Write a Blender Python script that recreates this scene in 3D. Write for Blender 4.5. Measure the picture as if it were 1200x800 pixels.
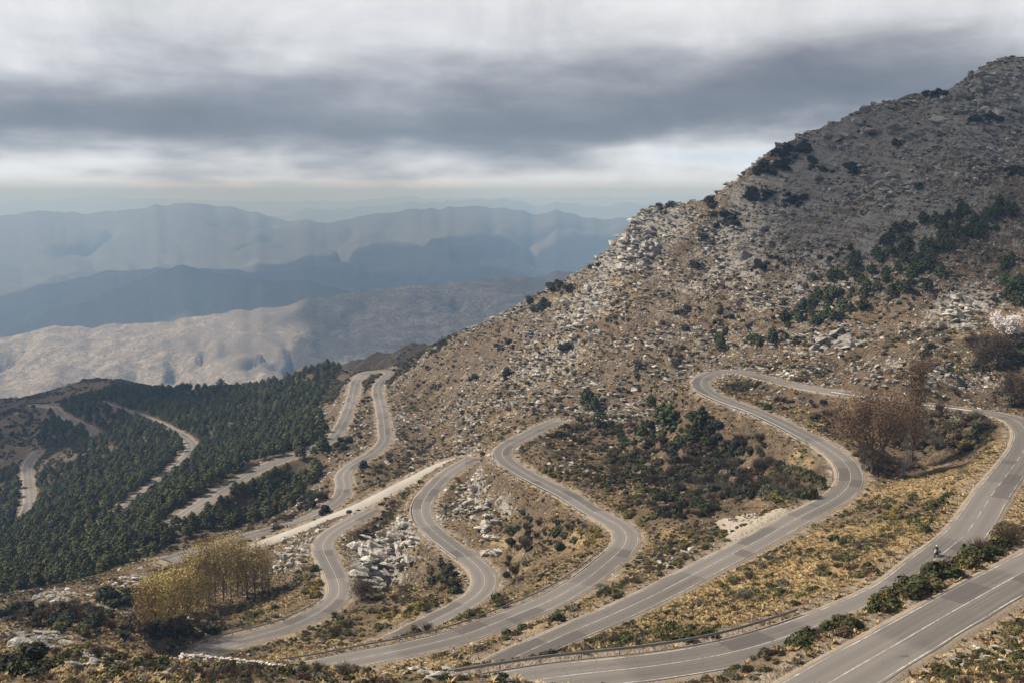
import bpy, bmesh, math, random, time
import numpy as np
from mathutils import Vector, Matrix
T00 = time.time()
rng = np.random.default_rng(7)
random.seed(7)
for o in list(bpy.data.objects): bpy.data.objects.remove(o)
scene = bpy.context.scene
COL = scene.collection
RAD = math.radians

# ------------------------------------------------------------------ camera
F_PX, HORIZON = 1200.0, 225.0                      # focal length in pixels of a 1200 px wide frame
PITCH = math.atan((400 - HORIZON) / F_PX)
cam_d = bpy.data.cameras.new('camera'); cam = bpy.data.objects.new('camera', cam_d); COL.objects.link(cam)
cam_d.sensor_width = 36; cam_d.lens = 36 * F_PX / 1200; cam_d.clip_start = 1; cam_d.clip_end = 120000
cam.location = (0, 0, 0); cam.rotation_euler = (math.pi / 2 - PITCH, 0, 0)
scene.camera = cam

# ------------------------------------------------------------------ light
SUN_EL, SUN_AZ = RAD(42), RAD(-80)                # azimuth measured from +Y (view direction) towards +X
sun_d = bpy.data.lights.new('sun', 'SUN'); sun = bpy.data.objects.new('sun', sun_d); COL.objects.link(sun)
sun_d.energy = 5.0; sun_d.angle = RAD(2); sun_d.color = (1.0, .90, .76)
sdir = Vector((math.sin(SUN_AZ) * math.cos(SUN_EL), math.cos(SUN_AZ) * math.cos(SUN_EL), math.sin(SUN_EL)))
sun.rotation_euler = (-sdir).to_track_quat('-Z', 'Y').to_euler()
sun.location = sdir * 400
vs = scene.view_settings
vs.view_transform = 'Standard'; vs.look = 'None'; vs.gamma = 1; vs.exposure = 0.5; vs.use_curve_mapping = False

world = bpy.data.worlds.new('World'); scene.world = world; world.use_nodes = True
def build_world():
    nt = world.node_tree; N = nt.nodes; L = nt.links; N.clear()
    def nd(t, **k):
        n = N.new(t)
        for a, b in k.items(): setattr(n, a, b)
        return n
    def math_(op, a, b=None, c=None):
        n = nd('ShaderNodeMath', operation=op)
        for i, v in enumerate((a, b, c)):
            if v is None: continue
            if isinstance(v, (int, float)): n.inputs[i].default_value = v
            else: L.new(v, n.inputs[i])
        return n.outputs[0]
    out = nd('ShaderNodeOutputWorld'); bg = nd('ShaderNodeBackground')
    sky = nd('ShaderNodeTexSky', sky_type='NISHITA', sun_disc=False)
    sky.sun_elevation = SUN_EL; sky.sun_rotation = SUN_AZ; sky.altitude = 1800
    tc = nd('ShaderNodeTexCoord'); sp = nd('ShaderNodeSeparateXYZ'); L.new(tc.outputs['Generated'], sp.inputs[0])
    x, y, z = sp.outputs
    el = math_('MULTIPLY', math_('ARCSINE', z), 57.2958)       # elevation in degrees
    # cloud deck: coordinates stretched sideways so the cloud reads as layered stratus
    cmb = nd('ShaderNodeCombineXYZ')
    zz = math_('ADD', math_('ABSOLUTE', z), .10)
    L.new(math_('DIVIDE', x, zz), cmb.inputs[0]); L.new(math_('DIVIDE', y, zz), cmb.inputs[1]); L.new(math_('MULTIPLY', z, 3.0), cmb.inputs[2])
    mp = nd('ShaderNodeMapping'); mp.inputs['Scale'].default_value = (.42, .30, 1); mp.inputs['Location'].default_value = (7.7, 5.2, 0)
    L.new(cmb.outputs[0], mp.inputs[0])
    n1 = nd('ShaderNodeTexNoise'); n1.inputs['Scale'].default_value = 1.0; n1.inputs['Detail'].default_value = 6; n1.inputs['Roughness'].default_value = .5
    L.new(mp.outputs[0], n1.inputs['Vector'])
    mp2 = nd('ShaderNodeMapping'); mp2.inputs['Scale'].default_value = (5.0, 5.0, 16.0); mp2.inputs['Location'].default_value = (.4, 0, 3.7)
    L.new(tc.outputs['Generated'], mp2.inputs[0])
    n2 = nd('ShaderNodeTexNoise'); n2.inputs['Scale'].default_value = 1.0; n2.inputs['Detail'].default_value = 5; n2.inputs['Roughness'].default_value = .55
    L.new(mp2.outputs[0], n2.inputs['Vector'])
    # base of the dark layer wanders up and down with the noise
    e2 = math_('ADD', el, math_('MULTIPLY', math_('SUBTRACT', n2.outputs[0], .5), 5.0))
    e2 = math_('ADD', e2, math_('MULTIPLY', math_('SUBTRACT', n1.outputs[0], .5), 9.0))
    rp = nd('ShaderNodeValToRGB'); L.new(math_('DIVIDE', e2, 40.0), rp.inputs[0])
    cr = rp.color_ramp; cr.interpolation = 'B_SPLINE'
    stops = [(0, (.52, .575, .66)), (.5, (.585, .62, .68)), (1.0, (.53, .545, .585)), (1.8, (.30, .31, .345)), (2.8, (.120, .133, .168)), (4.0, (.125, .138, .170)), (5.8, (.20, .21, .24)), (7.8, (.58, .58, .595)), (11, (.66, .66, .67)), (17, (.22, .23, .255)), (40, (.16, .17, .195))]
    while len(cr.elements) < len(stops): cr.elements.new(.5)
    for e, (p, c) in zip(cr.elements, stops): e.position = p / 40; e.color = (*c, 1)
    mp3 = nd('ShaderNodeMapping'); mp3.inputs['Scale'].default_value = (7.0, 7.0, 9.0); L.new(tc.outputs['Generated'], mp3.inputs[0])
    n3 = nd('ShaderNodeTexNoise'); n3.inputs['Scale'].default_value = 1.0; n3.inputs['Detail'].default_value = 8; n3.inputs['Roughness'].default_value = .62; n3.inputs['Distortion'].default_value = .5
    L.new(mp3.outputs[0], n3.inputs['Vector'])
    m2 = nd('ShaderNodeMapRange'); L.new(math_('ADD', math_('MULTIPLY', n1.outputs[0], .45), math_('MULTIPLY', n3.outputs[0], .55)), m2.inputs[0])
    m2.inputs['From Min'].default_value = .34; m2.inputs['From Max'].default_value = .66; m2.inputs['To Min'].default_value = .78; m2.inputs['To Max'].default_value = 1.28
    mul = nd('ShaderNodeVectorMath', operation='SCALE'); L.new(rp.outputs[0], mul.inputs[0]); L.new(m2.outputs[0], mul.inputs['Scale'])
    sk = nd('ShaderNodeVectorMath', operation='SCALE'); L.new(sky.outputs[0], sk.inputs[0]); sk.inputs['Scale'].default_value = .07
    mx = nd('ShaderNodeMix', data_type='RGBA'); mx.inputs[0].default_value = .9
    L.new(sk.outputs[0], mx.inputs[6]); L.new(mul.outputs[0], mx.inputs[7])
    L.new(mx.outputs[2], bg.inputs[0]); bg.inputs[1].default_value = 1.0
    L.new(bg.outputs[0], out.inputs[0])
build_world()

# ------------------------------------------------------------------ helpers
def ray(u, v):
    x = (u - 600) / F_PX; y = (400 - v) / F_PX
    c, s = math.cos(PITCH), math.sin(PITCH)
    return np.array([x, c + y * s, -s + y * c])
def at_z(u, v, z):
    r = ray(u, v); return r * (z / r[2])
def at_y(u, v, y):
    r = ray(u, v); return r * (y / r[1])
def smooth(a, b, x):
    t = np.clip((x - a) / (b - a), 0, 1); return t * t * (3 - 2 * t)
_perm = np.random.default_rng(3).permutation(4096)
_val = np.random.default_rng(4).random(4096) * 2 - 1
def vnoise(x, y, s=0):
    xi = np.floor(x).astype(np.int64); yi = np.floor(y).astype(np.int64)
    fx = x - xi; fy = y - yi
    fx = fx * fx * fx * (fx * (fx * 6 - 15) + 10); fy = fy * fy * fy * (fy * (fy * 6 - 15) + 10)
    def h(a, b): return _val[(_perm[(a + s * 131) & 4095] + b) & 4095 if False else _perm[(_perm[(a + s * 131) & 4095] + b) & 4095]]
    return (h(xi, yi) * (1 - fx) + h(xi + 1, yi) * fx) * (1 - fy) + (h(xi, yi + 1) * (1 - fx) + h(xi + 1, yi + 1) * fx) * fy
def fbm(x, y, octv=4, s=0, gain=.5):
    a = 1.0; t = 0; r = 0; f = 1.0
    for i in range(octv):
        r = r + a * vnoise(x * f + i * 17.3, y * f - i * 9.1, s + i); t += a; a *= gain; f *= 2.03
    return r / t
def lerp_grid(G, x0, y0, st, x, y):
    gx = np.clip((x - x0) / st, 0, G.shape[1] - 1.001); gy = np.clip((y - y0) / st, 0, G.shape[0] - 1.001)
    i = gx.astype(int); j = gy.astype(int); fx = gx - i; fy = gy - j
    return (G[j, i] * (1 - fx) + G[j, i + 1] * fx) * (1 - fy) + (G[j + 1, i] * (1 - fx) + G[j + 1, i + 1] * fx) * fy
def tag(o, label=None, cat=None, group=None, kind=None):
    if label: o['label'] = label
    if cat: o['category'] = cat
    if group: o['group'] = group
    if kind: o['kind'] = kind
    return o
def mesh_np(name, V, Fc, mats=(), smooth_=False, mi=None):
    """mesh from numpy: V (n,3), Fc (m,k) one face size"""
    V = np.asarray(V, np.float32); Fc = np.asarray(Fc, np.int32)
    me = bpy.data.meshes.new(name); k = Fc.shape[1]
    me.vertices.add(len(V)); me.vertices.foreach_set('co', V.ravel())
    me.loops.add(Fc.size); me.loops.foreach_set('vertex_index', Fc.ravel())
    me.polygons.add(len(Fc)); me.polygons.foreach_set('loop_start', np.arange(0, Fc.size, k, dtype=np.int32))
    if smooth_: me.polygons.foreach_set('use_smooth', np.ones(len(Fc), bool))
    if mi is not None: me.polygons.foreach_set('material_index', np.asarray(mi, np.int32))
    for m in mats: me.materials.append(m)
    me.update(calc_edges=True); me.validate()
    return me
def link(name, me, parent=None, loc=None, rz=None, sc=None):
    o = bpy.data.objects.new(name, me); COL.objects.link(o)
    if parent is not None: o.parent = parent
    if loc is not None: o.location = [float(c) for c in loc]
    if rz is not None: o.rotation_euler = (0, 0, rz)
    if sc is not None: o.scale = (sc, sc, sc) if isinstance(sc, (int, float)) else sc
    return o
def empty(name, loc, rz=0):
    o = link(name, None, loc=loc, rz=rz); o.empty_display_size = .5; return o

# ------------------------------------------------------------------ roads (surveyed as pixels + height; height falls along the road)
ROADS = {
 'A': ([(880,855),(930,825),(987,791),(1050,755),(1110,720),(1200,669.5),(1290,620),(1380,575)], -43.0, -.004),
 'B': ([(470,822),(540,812),(614,798.5),(680,789.5),(770,780),(860,764),(945,738),(1005,714),(1050,692),(1086,663),(1110,644),(1131,626),(1164,577),(1189,544),(1203,520),(1202,503),(1185,490),(1155,483),(1110,477),(1050,469.6),(990,461),(930,451),(885,440),(860,434.5),(839,436.6),(824,443),(821,451),(830,460),(860,473.5),(885,482),(930,503),(966,523),(987,538),(997,556),(993,571),(975,586),(945,601),(917,617),(884,635),(830,663.5),(770,695),(710,723),(674,738),(641,753),(600,771),(560,792),(525,812)], -49.0, -.042),
 'C': ([(300,790),(360,783),(420,771),(480,759.5),(540,744.5),(600,722),(645,703),(680,683),(710,660),(731,639.5),(734,626),(725,615.5),(695,599),(665,580),(620,557.5),(593,539.5),(588.5,529),(599,518.5),(617,509.5),(632,502),(655,492)], -80.0, -.03),
 'D': ([(555,536.5),(540,544),(522,556),(499.5,581),(493.5,596),(498,611),(516,629),(540,647),(564,668),(568.5,683),(561,695),(540,710),(510,725),(480,740),(440,760)], -97.0, -.028),
 'E': ([(262,790),(237,776),(234,766),(246,758),(270,752),(300,744.5),(330,736.5),(360,724),(387,708.5),(397.5,693.5),(393,674),(382.5,653),(378,638),(390,623),(414,609.5),(438,597)], -105.0, -.03),
 'F': ([(195,656),(240,642),(300,626),(354,611),(387,592),(400,580),(403.5,568),(402,556),(414,544),(435,532),(450,517),(450,499),(447,478),(442.5,457),(445.5,448),(453,440.5),(456,436),(444,434.5),(429,436.6),(418.5,445),(414,460),(408,481),(396,505),(387,515.5),(350,532),(317,543),(283,560),(250,580),(230,593),(205,610)], -119.0, -.018),
 'G': ([(120,610),(143,597),(160,583),(197,555),(213,540),(225,523),(220,515),(200,503),(167,488),(133,477),(113,470)], -160.0, -.035),
 'H': ([(40,474),(62,477),(67,482),(87,493),(107,503),(112,510),(108,520)], -183.0, -.03),
 'I': ([(45,528),(33,543),(33,567),(33,593),(20,613),(0,627),(-30,645)], -200.0, -.03),
 'K': ([(553,534),(522,541),(492,556),(456,574),(420,592),(375,610),(330,627),(300,638),(262,652)], -99.0, None),
}
ROAD_W = {k: 3.1 for k in ROADS}; ROAD_W['K'] = 2.3
K_Z = [-99, -101, -104, -107, -110, -113, -116, -118, -120]
def integrate(pts, z0, g):
    out = [at_z(*pts[0], z0)]
    for p in pts[1:]:
        r = ray(*p); q = out[-1]; z = q[2]
        for _ in range(60):
            c = r * (z / r[2]); z = .5 * z + .5 * (q[2] + g * math.hypot(c[0] - q[0], c[1] - q[1]))
        out.append(r * (z / r[2]))
    return np.array(out)
def catmull(P, step):
    """centripetal Catmull-Rom resampled at an even step"""
    P = np.vstack([2 * P[0] - P[1], P, 2 * P[-1] - P[-2]]); S = []
    for i in range(1, len(P) - 2):
        p0, p1, p2, p3 = P[i - 1:i + 3]
        t = [0]
        for a, b in ((p0, p1), (p1, p2), (p2, p3)): t.append(t[-1] + max(np.linalg.norm(b - a) ** .5, 1e-3))
        for x in np.linspace(t[1], t[2], 24, endpoint=False):
            A1 = (t[1]-x)/(t[1]-t[0])*p0+(x-t[0])/(t[1]-t[0])*p1; A2 = (t[2]-x)/(t[2]-t[1])*p1+(x-t[1])/(t[2]-t[1])*p2; A3 = (t[3]-x)/(t[3]-t[2])*p2+(x-t[2])/(t[3]-t[2])*p3
            B1 = (t[2]-x)/(t[2]-t[0])*A1+(x-t[0])/(t[2]-t[0])*A2; B2 = (t[3]-x)/(t[3]-t[1])*A2+(x-t[1])/(t[3]-t[1])*A3
            S.append((t[2]-x)/(t[2]-t[1])*B1+(x-t[1])/(t[2]-t[1])*B2)
    S.append(P[-2]); S = np.array(S)
    L = np.r_[0, np.cumsum(np.linalg.norm(np.diff(S, axis=0), axis=1))]
    n = max(int(L[-1] / step), 2); q = np.linspace(0, L[-1], n + 1)
    return np.stack([np.interp(q, L, S[:, k]) for k in range(3)], 1)
def smooth_line(P, n):
    for _ in range(n):
        Q = P.copy(); Q[1:-1] = .25 * P[:-2] + .5 * P[1:-1] + .25 * P[2:]; P = Q
    return P
LINES = {}
for k, (pts, z0, g) in ROADS.items():
    if g is None: P = np.array([at_z(*p, z) for p, z in zip(pts, K_Z)])
    else: P = integrate(pts, z0, g)
    LINES[k] = smooth_line(catmull(P, 1.5), 6)

# ------------------------------------------------------------------ terrain control points (pixel + distance ahead)
CT = [ # right-hand mountain: crest
 (1290,38,560),(1200,66,560),(1160,72,565),(1120,98,570),(1090,106,572),(1050,113,578),(1010,130,582),(960,150,590),(930,166,594),(900,183,600),(870,203,604),(840,226,608),(800,240,612),(768,243,616),(738,256,620),(728,272,618),(706,300,614),(680,318,612),(650,338,610),(620,350,612),(600,360,618),(560,381,635),(530,396,660),(500,411,690),(475,424,725),
 # face of the mountain
 (1300,120,500),(1300,250,430),(1300,400,330),(1200,150,505),(1200,250,440),(1200,340,390),(1200,420,335),(1100,180,515),(1100,260,460),(1100,340,410),(1100,410,350),(1110,455,312),
 (1000,200,545),(1000,280,490),(1000,350,435),(1000,410,378),(1000,440,345),(900,240,565),(900,300,520),(900,360,465),(900,405,410),(850,415,402),(820,300,560),(800,350,505),(800,400,450),(760,440,425),
 (720,300,600),(720,350,540),(720,400,485),(700,440,448),(680,468,425),(650,390,545),(640,430,495),(620,470,450),(580,420,560),(560,460,510),(560,500,460),(520,450,590),(500,480,570),(480,520,520),(500,530,470),(470,560,425),
 # bowl inside the upper hairpin, knoll and ravines
 (760,480,395),(720,510,365),(760,540,325),(820,520,305),(860,540,295),(800,580,270),(870,570,268),(920,550,268),(780,615,242),(740,570,300),(690,545,330),(660,530,350),
 (900,505,290),(950,485,304),(1040,540,262),(1080,520,270),(1130,510,282),(1060,495,290),(1010,500,300),(1045,560,245),(1100,560,232),(1150,530,250),
 (1000,610,190),(950,650,172),(1050,610,192),(900,690,150),(1000,650,160),(800,720,148),(860,700,148),(760,740,142),(700,755,140),
 # between the second bend and the lower ones
 (640,600,275),(620,640,262),(660,640,250),(600,600,290),(640,670,228),(560,570,335),(590,560,318),(545,600,312),(590,640,272),
 (440,620,330),(460,660,292),(500,660,288),(440,690,272),(490,700,250),(540,680,262),(420,640,318),(470,610,322),
 (430,720,245),(400,740,232),(330,760,222),(300,770,212),
 # left foreground
 (250,792,190),(150,795,168),(50,795,158),(-50,790,160),(0,760,185),(80,745,200),(180,770,190),(200,745,222),(120,725,235),(40,725,238),(-60,740,235),(250,725,262),(320,700,280),(240,690,290),(160,700,275),(60,712,262),(-40,705,290),(340,660,306),(300,665,308),(230,675,318),(120,690,300),
 # pine slope and valley
 (60,690,330),(150,660,365),(240,655,350),(0,680,400),(60,640,465),(100,620,470),(180,620,420),(260,610,425),(330,600,425),(360,570,470),(320,575,470),(200,590,480),(80,590,560),(280,530,610),(340,500,660),(370,480,700),(150,545,650),(100,560,640),(100,530,720),(60,530,740),(0,560,760),(0,520,820),(-80,560,740),(-100,640,560),(-100,700,380),
 (280,480,780),(320,460,800),(360,450,810),(230,470,860),(180,460,930),(140,452,985),(250,455,880),(300,455,850),(350,440,850),(390,430,850),(40,500,930),(0,490,950),(-60,500,930),(20,468,1060),(80,455,1040),(-60,470,1060),(110,443,1080),
 # dark spur behind
 (560,386,1010),(520,395,1050),(480,405,1110),(440,415,1160),(410,424,1200),(380,428,1240),(350,432,1290),(320,450,1330)]
BACK = [ # world points out of sight that shape the far sides (x, y, z)
 (-60,905,-185),(-130,960,-200),(20,800,-150),(120,760,-70),(250,760,-10),(420,760,40),(150,900,-140),(350,950,-90),(500,900,-30),(-350,1250,-270),(-500,1250,-300),(-200,1150,-240),(-700,1000,-270),(-700,700,-240),(-600,500,-200),
 (0,1300,-230),(100,1150,-190),(-150,1500,-340),(-400,1550,-380),(100,1600,-340),(400,1500,-220),(700,1400,-160),(800,900,60),(700,600,100),(600,400,60),(450,250,0),(350,150,-10),(250,80,-20),(120,40,-22),(60,20,-12),(0,15,-12),(-40,30,-24),(0,45,-27),(30,60,-32),(70,85,-36),(95,120,-42),(130,180,-50),(-60,60,-34),(-140,80,-50),(-250,120,-70),(-350,200,-110),(-420,300,-150),
 (0,75,-38),(-40,90,-45),(-30,110,-55),(-80,110,-55),(-60,140,-68),(-20,130,-64),(0,118,-59),(-120,140,-66),(90,100,-41),(60,85,-39.5),(150,130,-38),(180,230,-44),(230,330,-30),(73,345,-64.6),(76,335,-65.2),(80,322,-65.4),(84,312,-65.6),(90,302,-65.6),(70,352,-64.2)]
C3 = [at_y(*c) for c in CT] + [np.array(b, float) for b in BACK]
for (u, v, y) in CT[:25]:
    p = at_y(u, v, y); C3.append(p * [1.02, 1, 1] + [0, 22, -7]); C3.append(p + [0, 70, -38])
for c in CT[-8:]:
    p = at_y(*c); C3.append(p + [0, 45, -20]); C3.append(p + [0, 140, -75]); C3.append(p + [0, -50, -22])
for k, P in LINES.items():
    C3 += list(P[::5])
C3 = np.array(C3)
def tps_fit(C, lam):
    n = len(C); X = C[:, :2] / 100
    d2 = ((X[:, None] - X[None]) ** 2).sum(-1); K = .5 * d2 * np.log(d2 + 1e-12)
    A = np.zeros((n + 3, n + 3)); A[:n, :n] = K + lam * np.eye(n); A[:n, n] = 1; A[:n, n + 1:] = X; A[n:, :n] = A[:n, n:].T
    w = np.linalg.solve(A, np.r_[C[:, 2], 0, 0, 0]); return X, w
TX, TW = tps_fit(C3, 4e-4)
def tps_eval(x, y):
    q = np.stack([x.ravel(), y.ravel()], 1) / 100; out = np.empty(len(q))
    for i in range(0, len(q), 8000):
        b = q[i:i + 8000]
        d2 = (b[:, None, 0] - TX[None, :, 0]) ** 2 + (b[:, None, 1] - TX[None, :, 1]) ** 2
        out[i:i + 8000] = (.5 * d2 * np.log(d2 + 1e-12)) @ TW[:-3] + TW[-3] + b @ TW[-2:]
    return out.reshape(x.shape)
GX0, GY0, GST = -1150.0, 12.0, 5.0
gx, gy = np.meshgrid(np.arange(GX0, 1150, GST), np.arange(GY0, 1760, GST))
H0 = tps_eval(gx, gy)
# road distance raster
RX0, RY0, RST = -560.0, 20.0, 1.0
rw, rh = 860, 1010
RD = np.full((rh, rw), 99.0); RZ = np.zeros((rh, rw))
RKIND = np.zeros((rh, rw))
for k, P in LINES.items():
    for p in P:
        i = int((p[0] - RX0) / RST); j = int((p[1] - RY0) / RST); w = 17
        i0, i1, j0, j1 = max(i - w, 0), min(i + w, rw), max(j - w, 0), min(j + w, rh)
        if i0 >= i1 or j0 >= j1: continue
        xx = RX0 + np.arange(i0, i1) * RST; yy = RY0 + np.arange(j0, j1) * RST
        d = np.hypot(xx[None] - p[0], yy[:, None] - p[1])
        s = RD[j0:j1, i0:i1]; m = d < s; s[m] = d[m]; RZ[j0:j1, i0:i1][m] = p[2]
def base_h(x, y): return lerp_grid(H0, GX0, GY0, GST, x, y)
def road_d(x, y):
    d = lerp_grid(RD, RX0, RY0, RST, x, y)
    return np.where((x < RX0) | (x > RX0 + rw - 2) | (y < RY0) | (y > RY0 + rh - 2), 99.0, d)
def blob(x, y, c, r):
    return np.exp(-(((x - c[0]) / r[0]) ** 2 + ((y - c[1]) / r[1]) ** 2))
# ------------------------------------------------------------------ material helpers
def new_mat(name):
    m = bpy.data.materials.new(name); m.use_nodes = True; nt = m.node_tree; nt.nodes.clear()
    out = nt.nodes.new('ShaderNodeOutputMaterial'); b = nt.nodes.new('ShaderNodeBsdfPrincipled'); nt.links.new(b.outputs[0], out.inputs[0])
    b.inputs['Roughness'].default_value = .9; b.inputs['Specular IOR Level'].default_value = .15
    return m, nt, b
class NT:
    """small node wiring helper"""
    def __init__(s, nt): s.nt = nt; s.N = nt.nodes; s.L = nt.links
    def _in(s, sock, v):
        if v is None: return
        if isinstance(v, bpy.types.NodeSocket): s.L.new(v, sock)
        else: sock.default_value = (*v, 1) if isinstance(v, tuple) and len(v) == 3 and sock.type == 'RGBA' else v
    def pos(s): return s.N.new('ShaderNodeNewGeometry').outputs['Position']
    def obj(s): return s.N.new('ShaderNodeTexCoord').outputs['Object']
    def rand(s): return s.N.new('ShaderNodeObjectInfo').outputs['Random']
    def mapv(s, v, sc=(1, 1, 1), loc=(0, 0, 0), rot=(0, 0, 0)):
        n = s.N.new('ShaderNodeMapping'); s._in(n.inputs[0], v); n.inputs['Scale'].default_value = sc; n.inputs['Location'].default_value = loc; n.inputs['Rotation'].default_value = rot; return n.outputs[0]
    def noise(s, v, sc, det=3, ro=.55, dist=0):
        n = s.N.new('ShaderNodeTexNoise'); s._in(n.inputs['Vector'], v); n.inputs['Scale'].default_value = sc; n.inputs['Detail'].default_value = det; n.inputs['Roughness'].default_value = ro; n.inputs['Distortion'].default_value = dist; return n.outputs[0]
    def vor(s, v, sc, feat='F1', out='Distance', rnd=1):
        n = s.N.new('ShaderNodeTexVoronoi'); n.feature = feat; s._in(n.inputs['Vector'], v); n.inputs['Scale'].default_value = sc; n.inputs['Randomness'].default_value = rnd; return n.outputs[out]
    def ramp(s, f, a, b, lo=0., hi=1.):
        n = s.N.new('ShaderNodeMapRange'); n.interpolation_type = 'SMOOTHSTEP'; s._in(n.inputs[0], f)
        for i, v in zip((1, 2, 3, 4), (a, b, lo, hi)): s._in(n.inputs[i], v)
        return n.outputs[0]
    def mix(s, f, a, b, mode='MIX'):
        n = s.N.new('ShaderNodeMix'); n.data_type = 'RGBA'; n.blend_type = mode; s._in(n.inputs[0], f); s._in(n.inputs[6], a); s._in(n.inputs[7], b); return n.outputs[2]
    def m(s, op, a, b=None, c=None):
        n = s.N.new('ShaderNodeMath'); n.operation = op
        for i, v in enumerate((a, b, c)): s._in(n.inputs[i], v)
        return n.outputs[0]
    def attr(s, name, out='Fac'):
        n = s.N.new('ShaderNodeAttribute'); n.attribute_name = name; return n.outputs[out]
    def bump(s, b, h, st, dist=.3):
        n = s.N.new('ShaderNodeBump'); s._in(n.inputs['Height'], h); n.inputs['Strength'].default_value = st; n.inputs['Distance'].default_value = dist; s.L.new(n.outputs[0], b.inputs['Normal'])
    def hsv(s, c, h=.5, sa=1., v=1.):
        n = s.N.new('ShaderNodeHueSaturation'); s._in(n.inputs['Hue'], h); s._in(n.inputs['Saturation'], sa); s._in(n.inputs['Value'], v); s._in(n.inputs['Color'], c); return n.outputs[0]

def mat_ground():
    m, nt, b = new_mat('mountain_ground'); g = NT(nt); p = g.pos()
    rock, gold, forest, pale = (g.attr(a) for a in ('rock', 'gold', 'forest', 'pale'))
    nL = g.noise(p, .018, 4); nM = g.noise(p, .09, 5); nS = g.noise(p, .55, 5, .62); nF = g.noise(p, 2.2, 4, .65)
    earth = g.mix(nM, (.100, .070, .045), (.215, .158, .105))
    earth = g.mix(g.ramp(nF, .4, .7), earth, (.085, .060, .040))
    grass = g.mix(nS, (.27, .185, .085), (.50, .37, .195))
    gf = g.m('ADD', g.ramp(g.m('ADD', nM, g.m('MULTIPLY', nL, .6)), .78, 1.0, 0, .40), g.m('MULTIPLY', gold, .8))
    col = g.mix(g.ramp(g.m('MULTIPLY', gf, g.m('ADD', .35, nS)), .15, .6), earth, grass)
    # low dead scrub
    sc = g.ramp(g.m('ADD', g.m('MULTIPLY', nS, .6), g.m('ADD', g.m('MULTIPLY', nL, .25), g.m('MULTIPLY', g.noise(p, .28, 4, .6), .5))), .66, .74, 0, .75)
    col = g.mix(sc, col, (.060, .048, .030))
    # stones: hard little cells of pale rock lying in the soil
    v1 = g.vor(p, .85, 'F1'); v2 = g.vor(p, 2.1, 'F1'); v1c = g.vor(p, .85, 'F1', 'Color')
    thr = g.m('ADD', .10, g.m('MULTIPLY', rock, .34))
    s1 = g.ramp(g.m('SUBTRACT', g.m('ADD', thr, g.m('MULTIPLY', g.m('SUBTRACT', nM, .5), .5)), v1), 0, .06)
    s2 = g.ramp(g.m('SUBTRACT', g.m('ADD', thr, g.m('MULTIPLY', g.m('SUBTRACT', nM, .5), .6)), v2), 0, .06)
    stonec = g.mix(nF, (.25, .228, .20), (.56, .53, .48))
    stonec = g.mix(g.ramp(g.attr('high'), 0, 1), stonec, g.mix(nF, (.16, .153, .148), (.42, .40, .375)))
    col = g.mix(g.m('MULTIPLY', s2, .7), col, stonec)
    col = g.mix(g.m('MULTIPLY', s1, .85), col, stonec)
    sx = g.N.new('ShaderNodeSeparateXYZ'); g.L.new(p, sx.inputs[0]); cb = g.N.new('ShaderNodeCombineXYZ')
    g.L.new(g.m('MULTIPLY', sx.outputs[0], .05), cb.inputs[0]); g.L.new(g.m('MULTIPLY', sx.outputs[1], .05), cb.inputs[1]); g.L.new(g.m('MULTIPLY', g.m('ADD', sx.outputs[2], g.m('MULTIPLY', sx.outputs[0], .30)), .55), cb.inputs[2])
    lay = g.noise(cb.outputs[0], 1.0, 5, .65)
    stonec = g.mix(g.ramp(lay, .50, .60, 0, .6), stonec, (.10, .092, .085))
    col = g.mix(g.m('MULTIPLY', g.ramp(lay, .55, .66, 0, .55), g.attr('high')), col, (.062, .054, .047))
    # bare bedrock
    br = g.ramp(g.m('ADD', g.m('MULTIPLY', rock, 1.1), g.m('MULTIPLY', g.m('SUBTRACT', nS, .5), 1.6)), .72, .9)
    col = g.mix(g.m('MULTIPLY', br, .8), col, stonec)
    col = g.mix(g.m('MULTIPLY', forest, .8), col, g.mix(nS, (.05, .042, .028), (.15, .11, .07)))
    pf = g.ramp(g.m('ADD', pale, g.m('MULTIPLY', g.m('SUBTRACT', nS, .5), .9)), .35, .75)
    col = g.mix(g.m('MULTIPLY', pf, .9), col, g.mix(nF, (.27, .215, .16), (.46, .395, .32)))
    col = g.mix(g.ramp(pale, .9, 1.05), col, g.mix(nF, (.34, .29, .23), (.50, .445, .37)))
    g.L.new(col, b.inputs['Base Color'])
    h = g.m('ADD', g.m('MULTIPLY', g.m('ADD', nS, nM), 1.0), g.m('ADD', g.m('MULTIPLY', nF, .35), g.m('MULTIPLY', g.m('ADD', s1, g.m('MULTIPLY', s2, .5)), .3)))
    g.bump(b, h, 1.0, 1.0)
    return m
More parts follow.
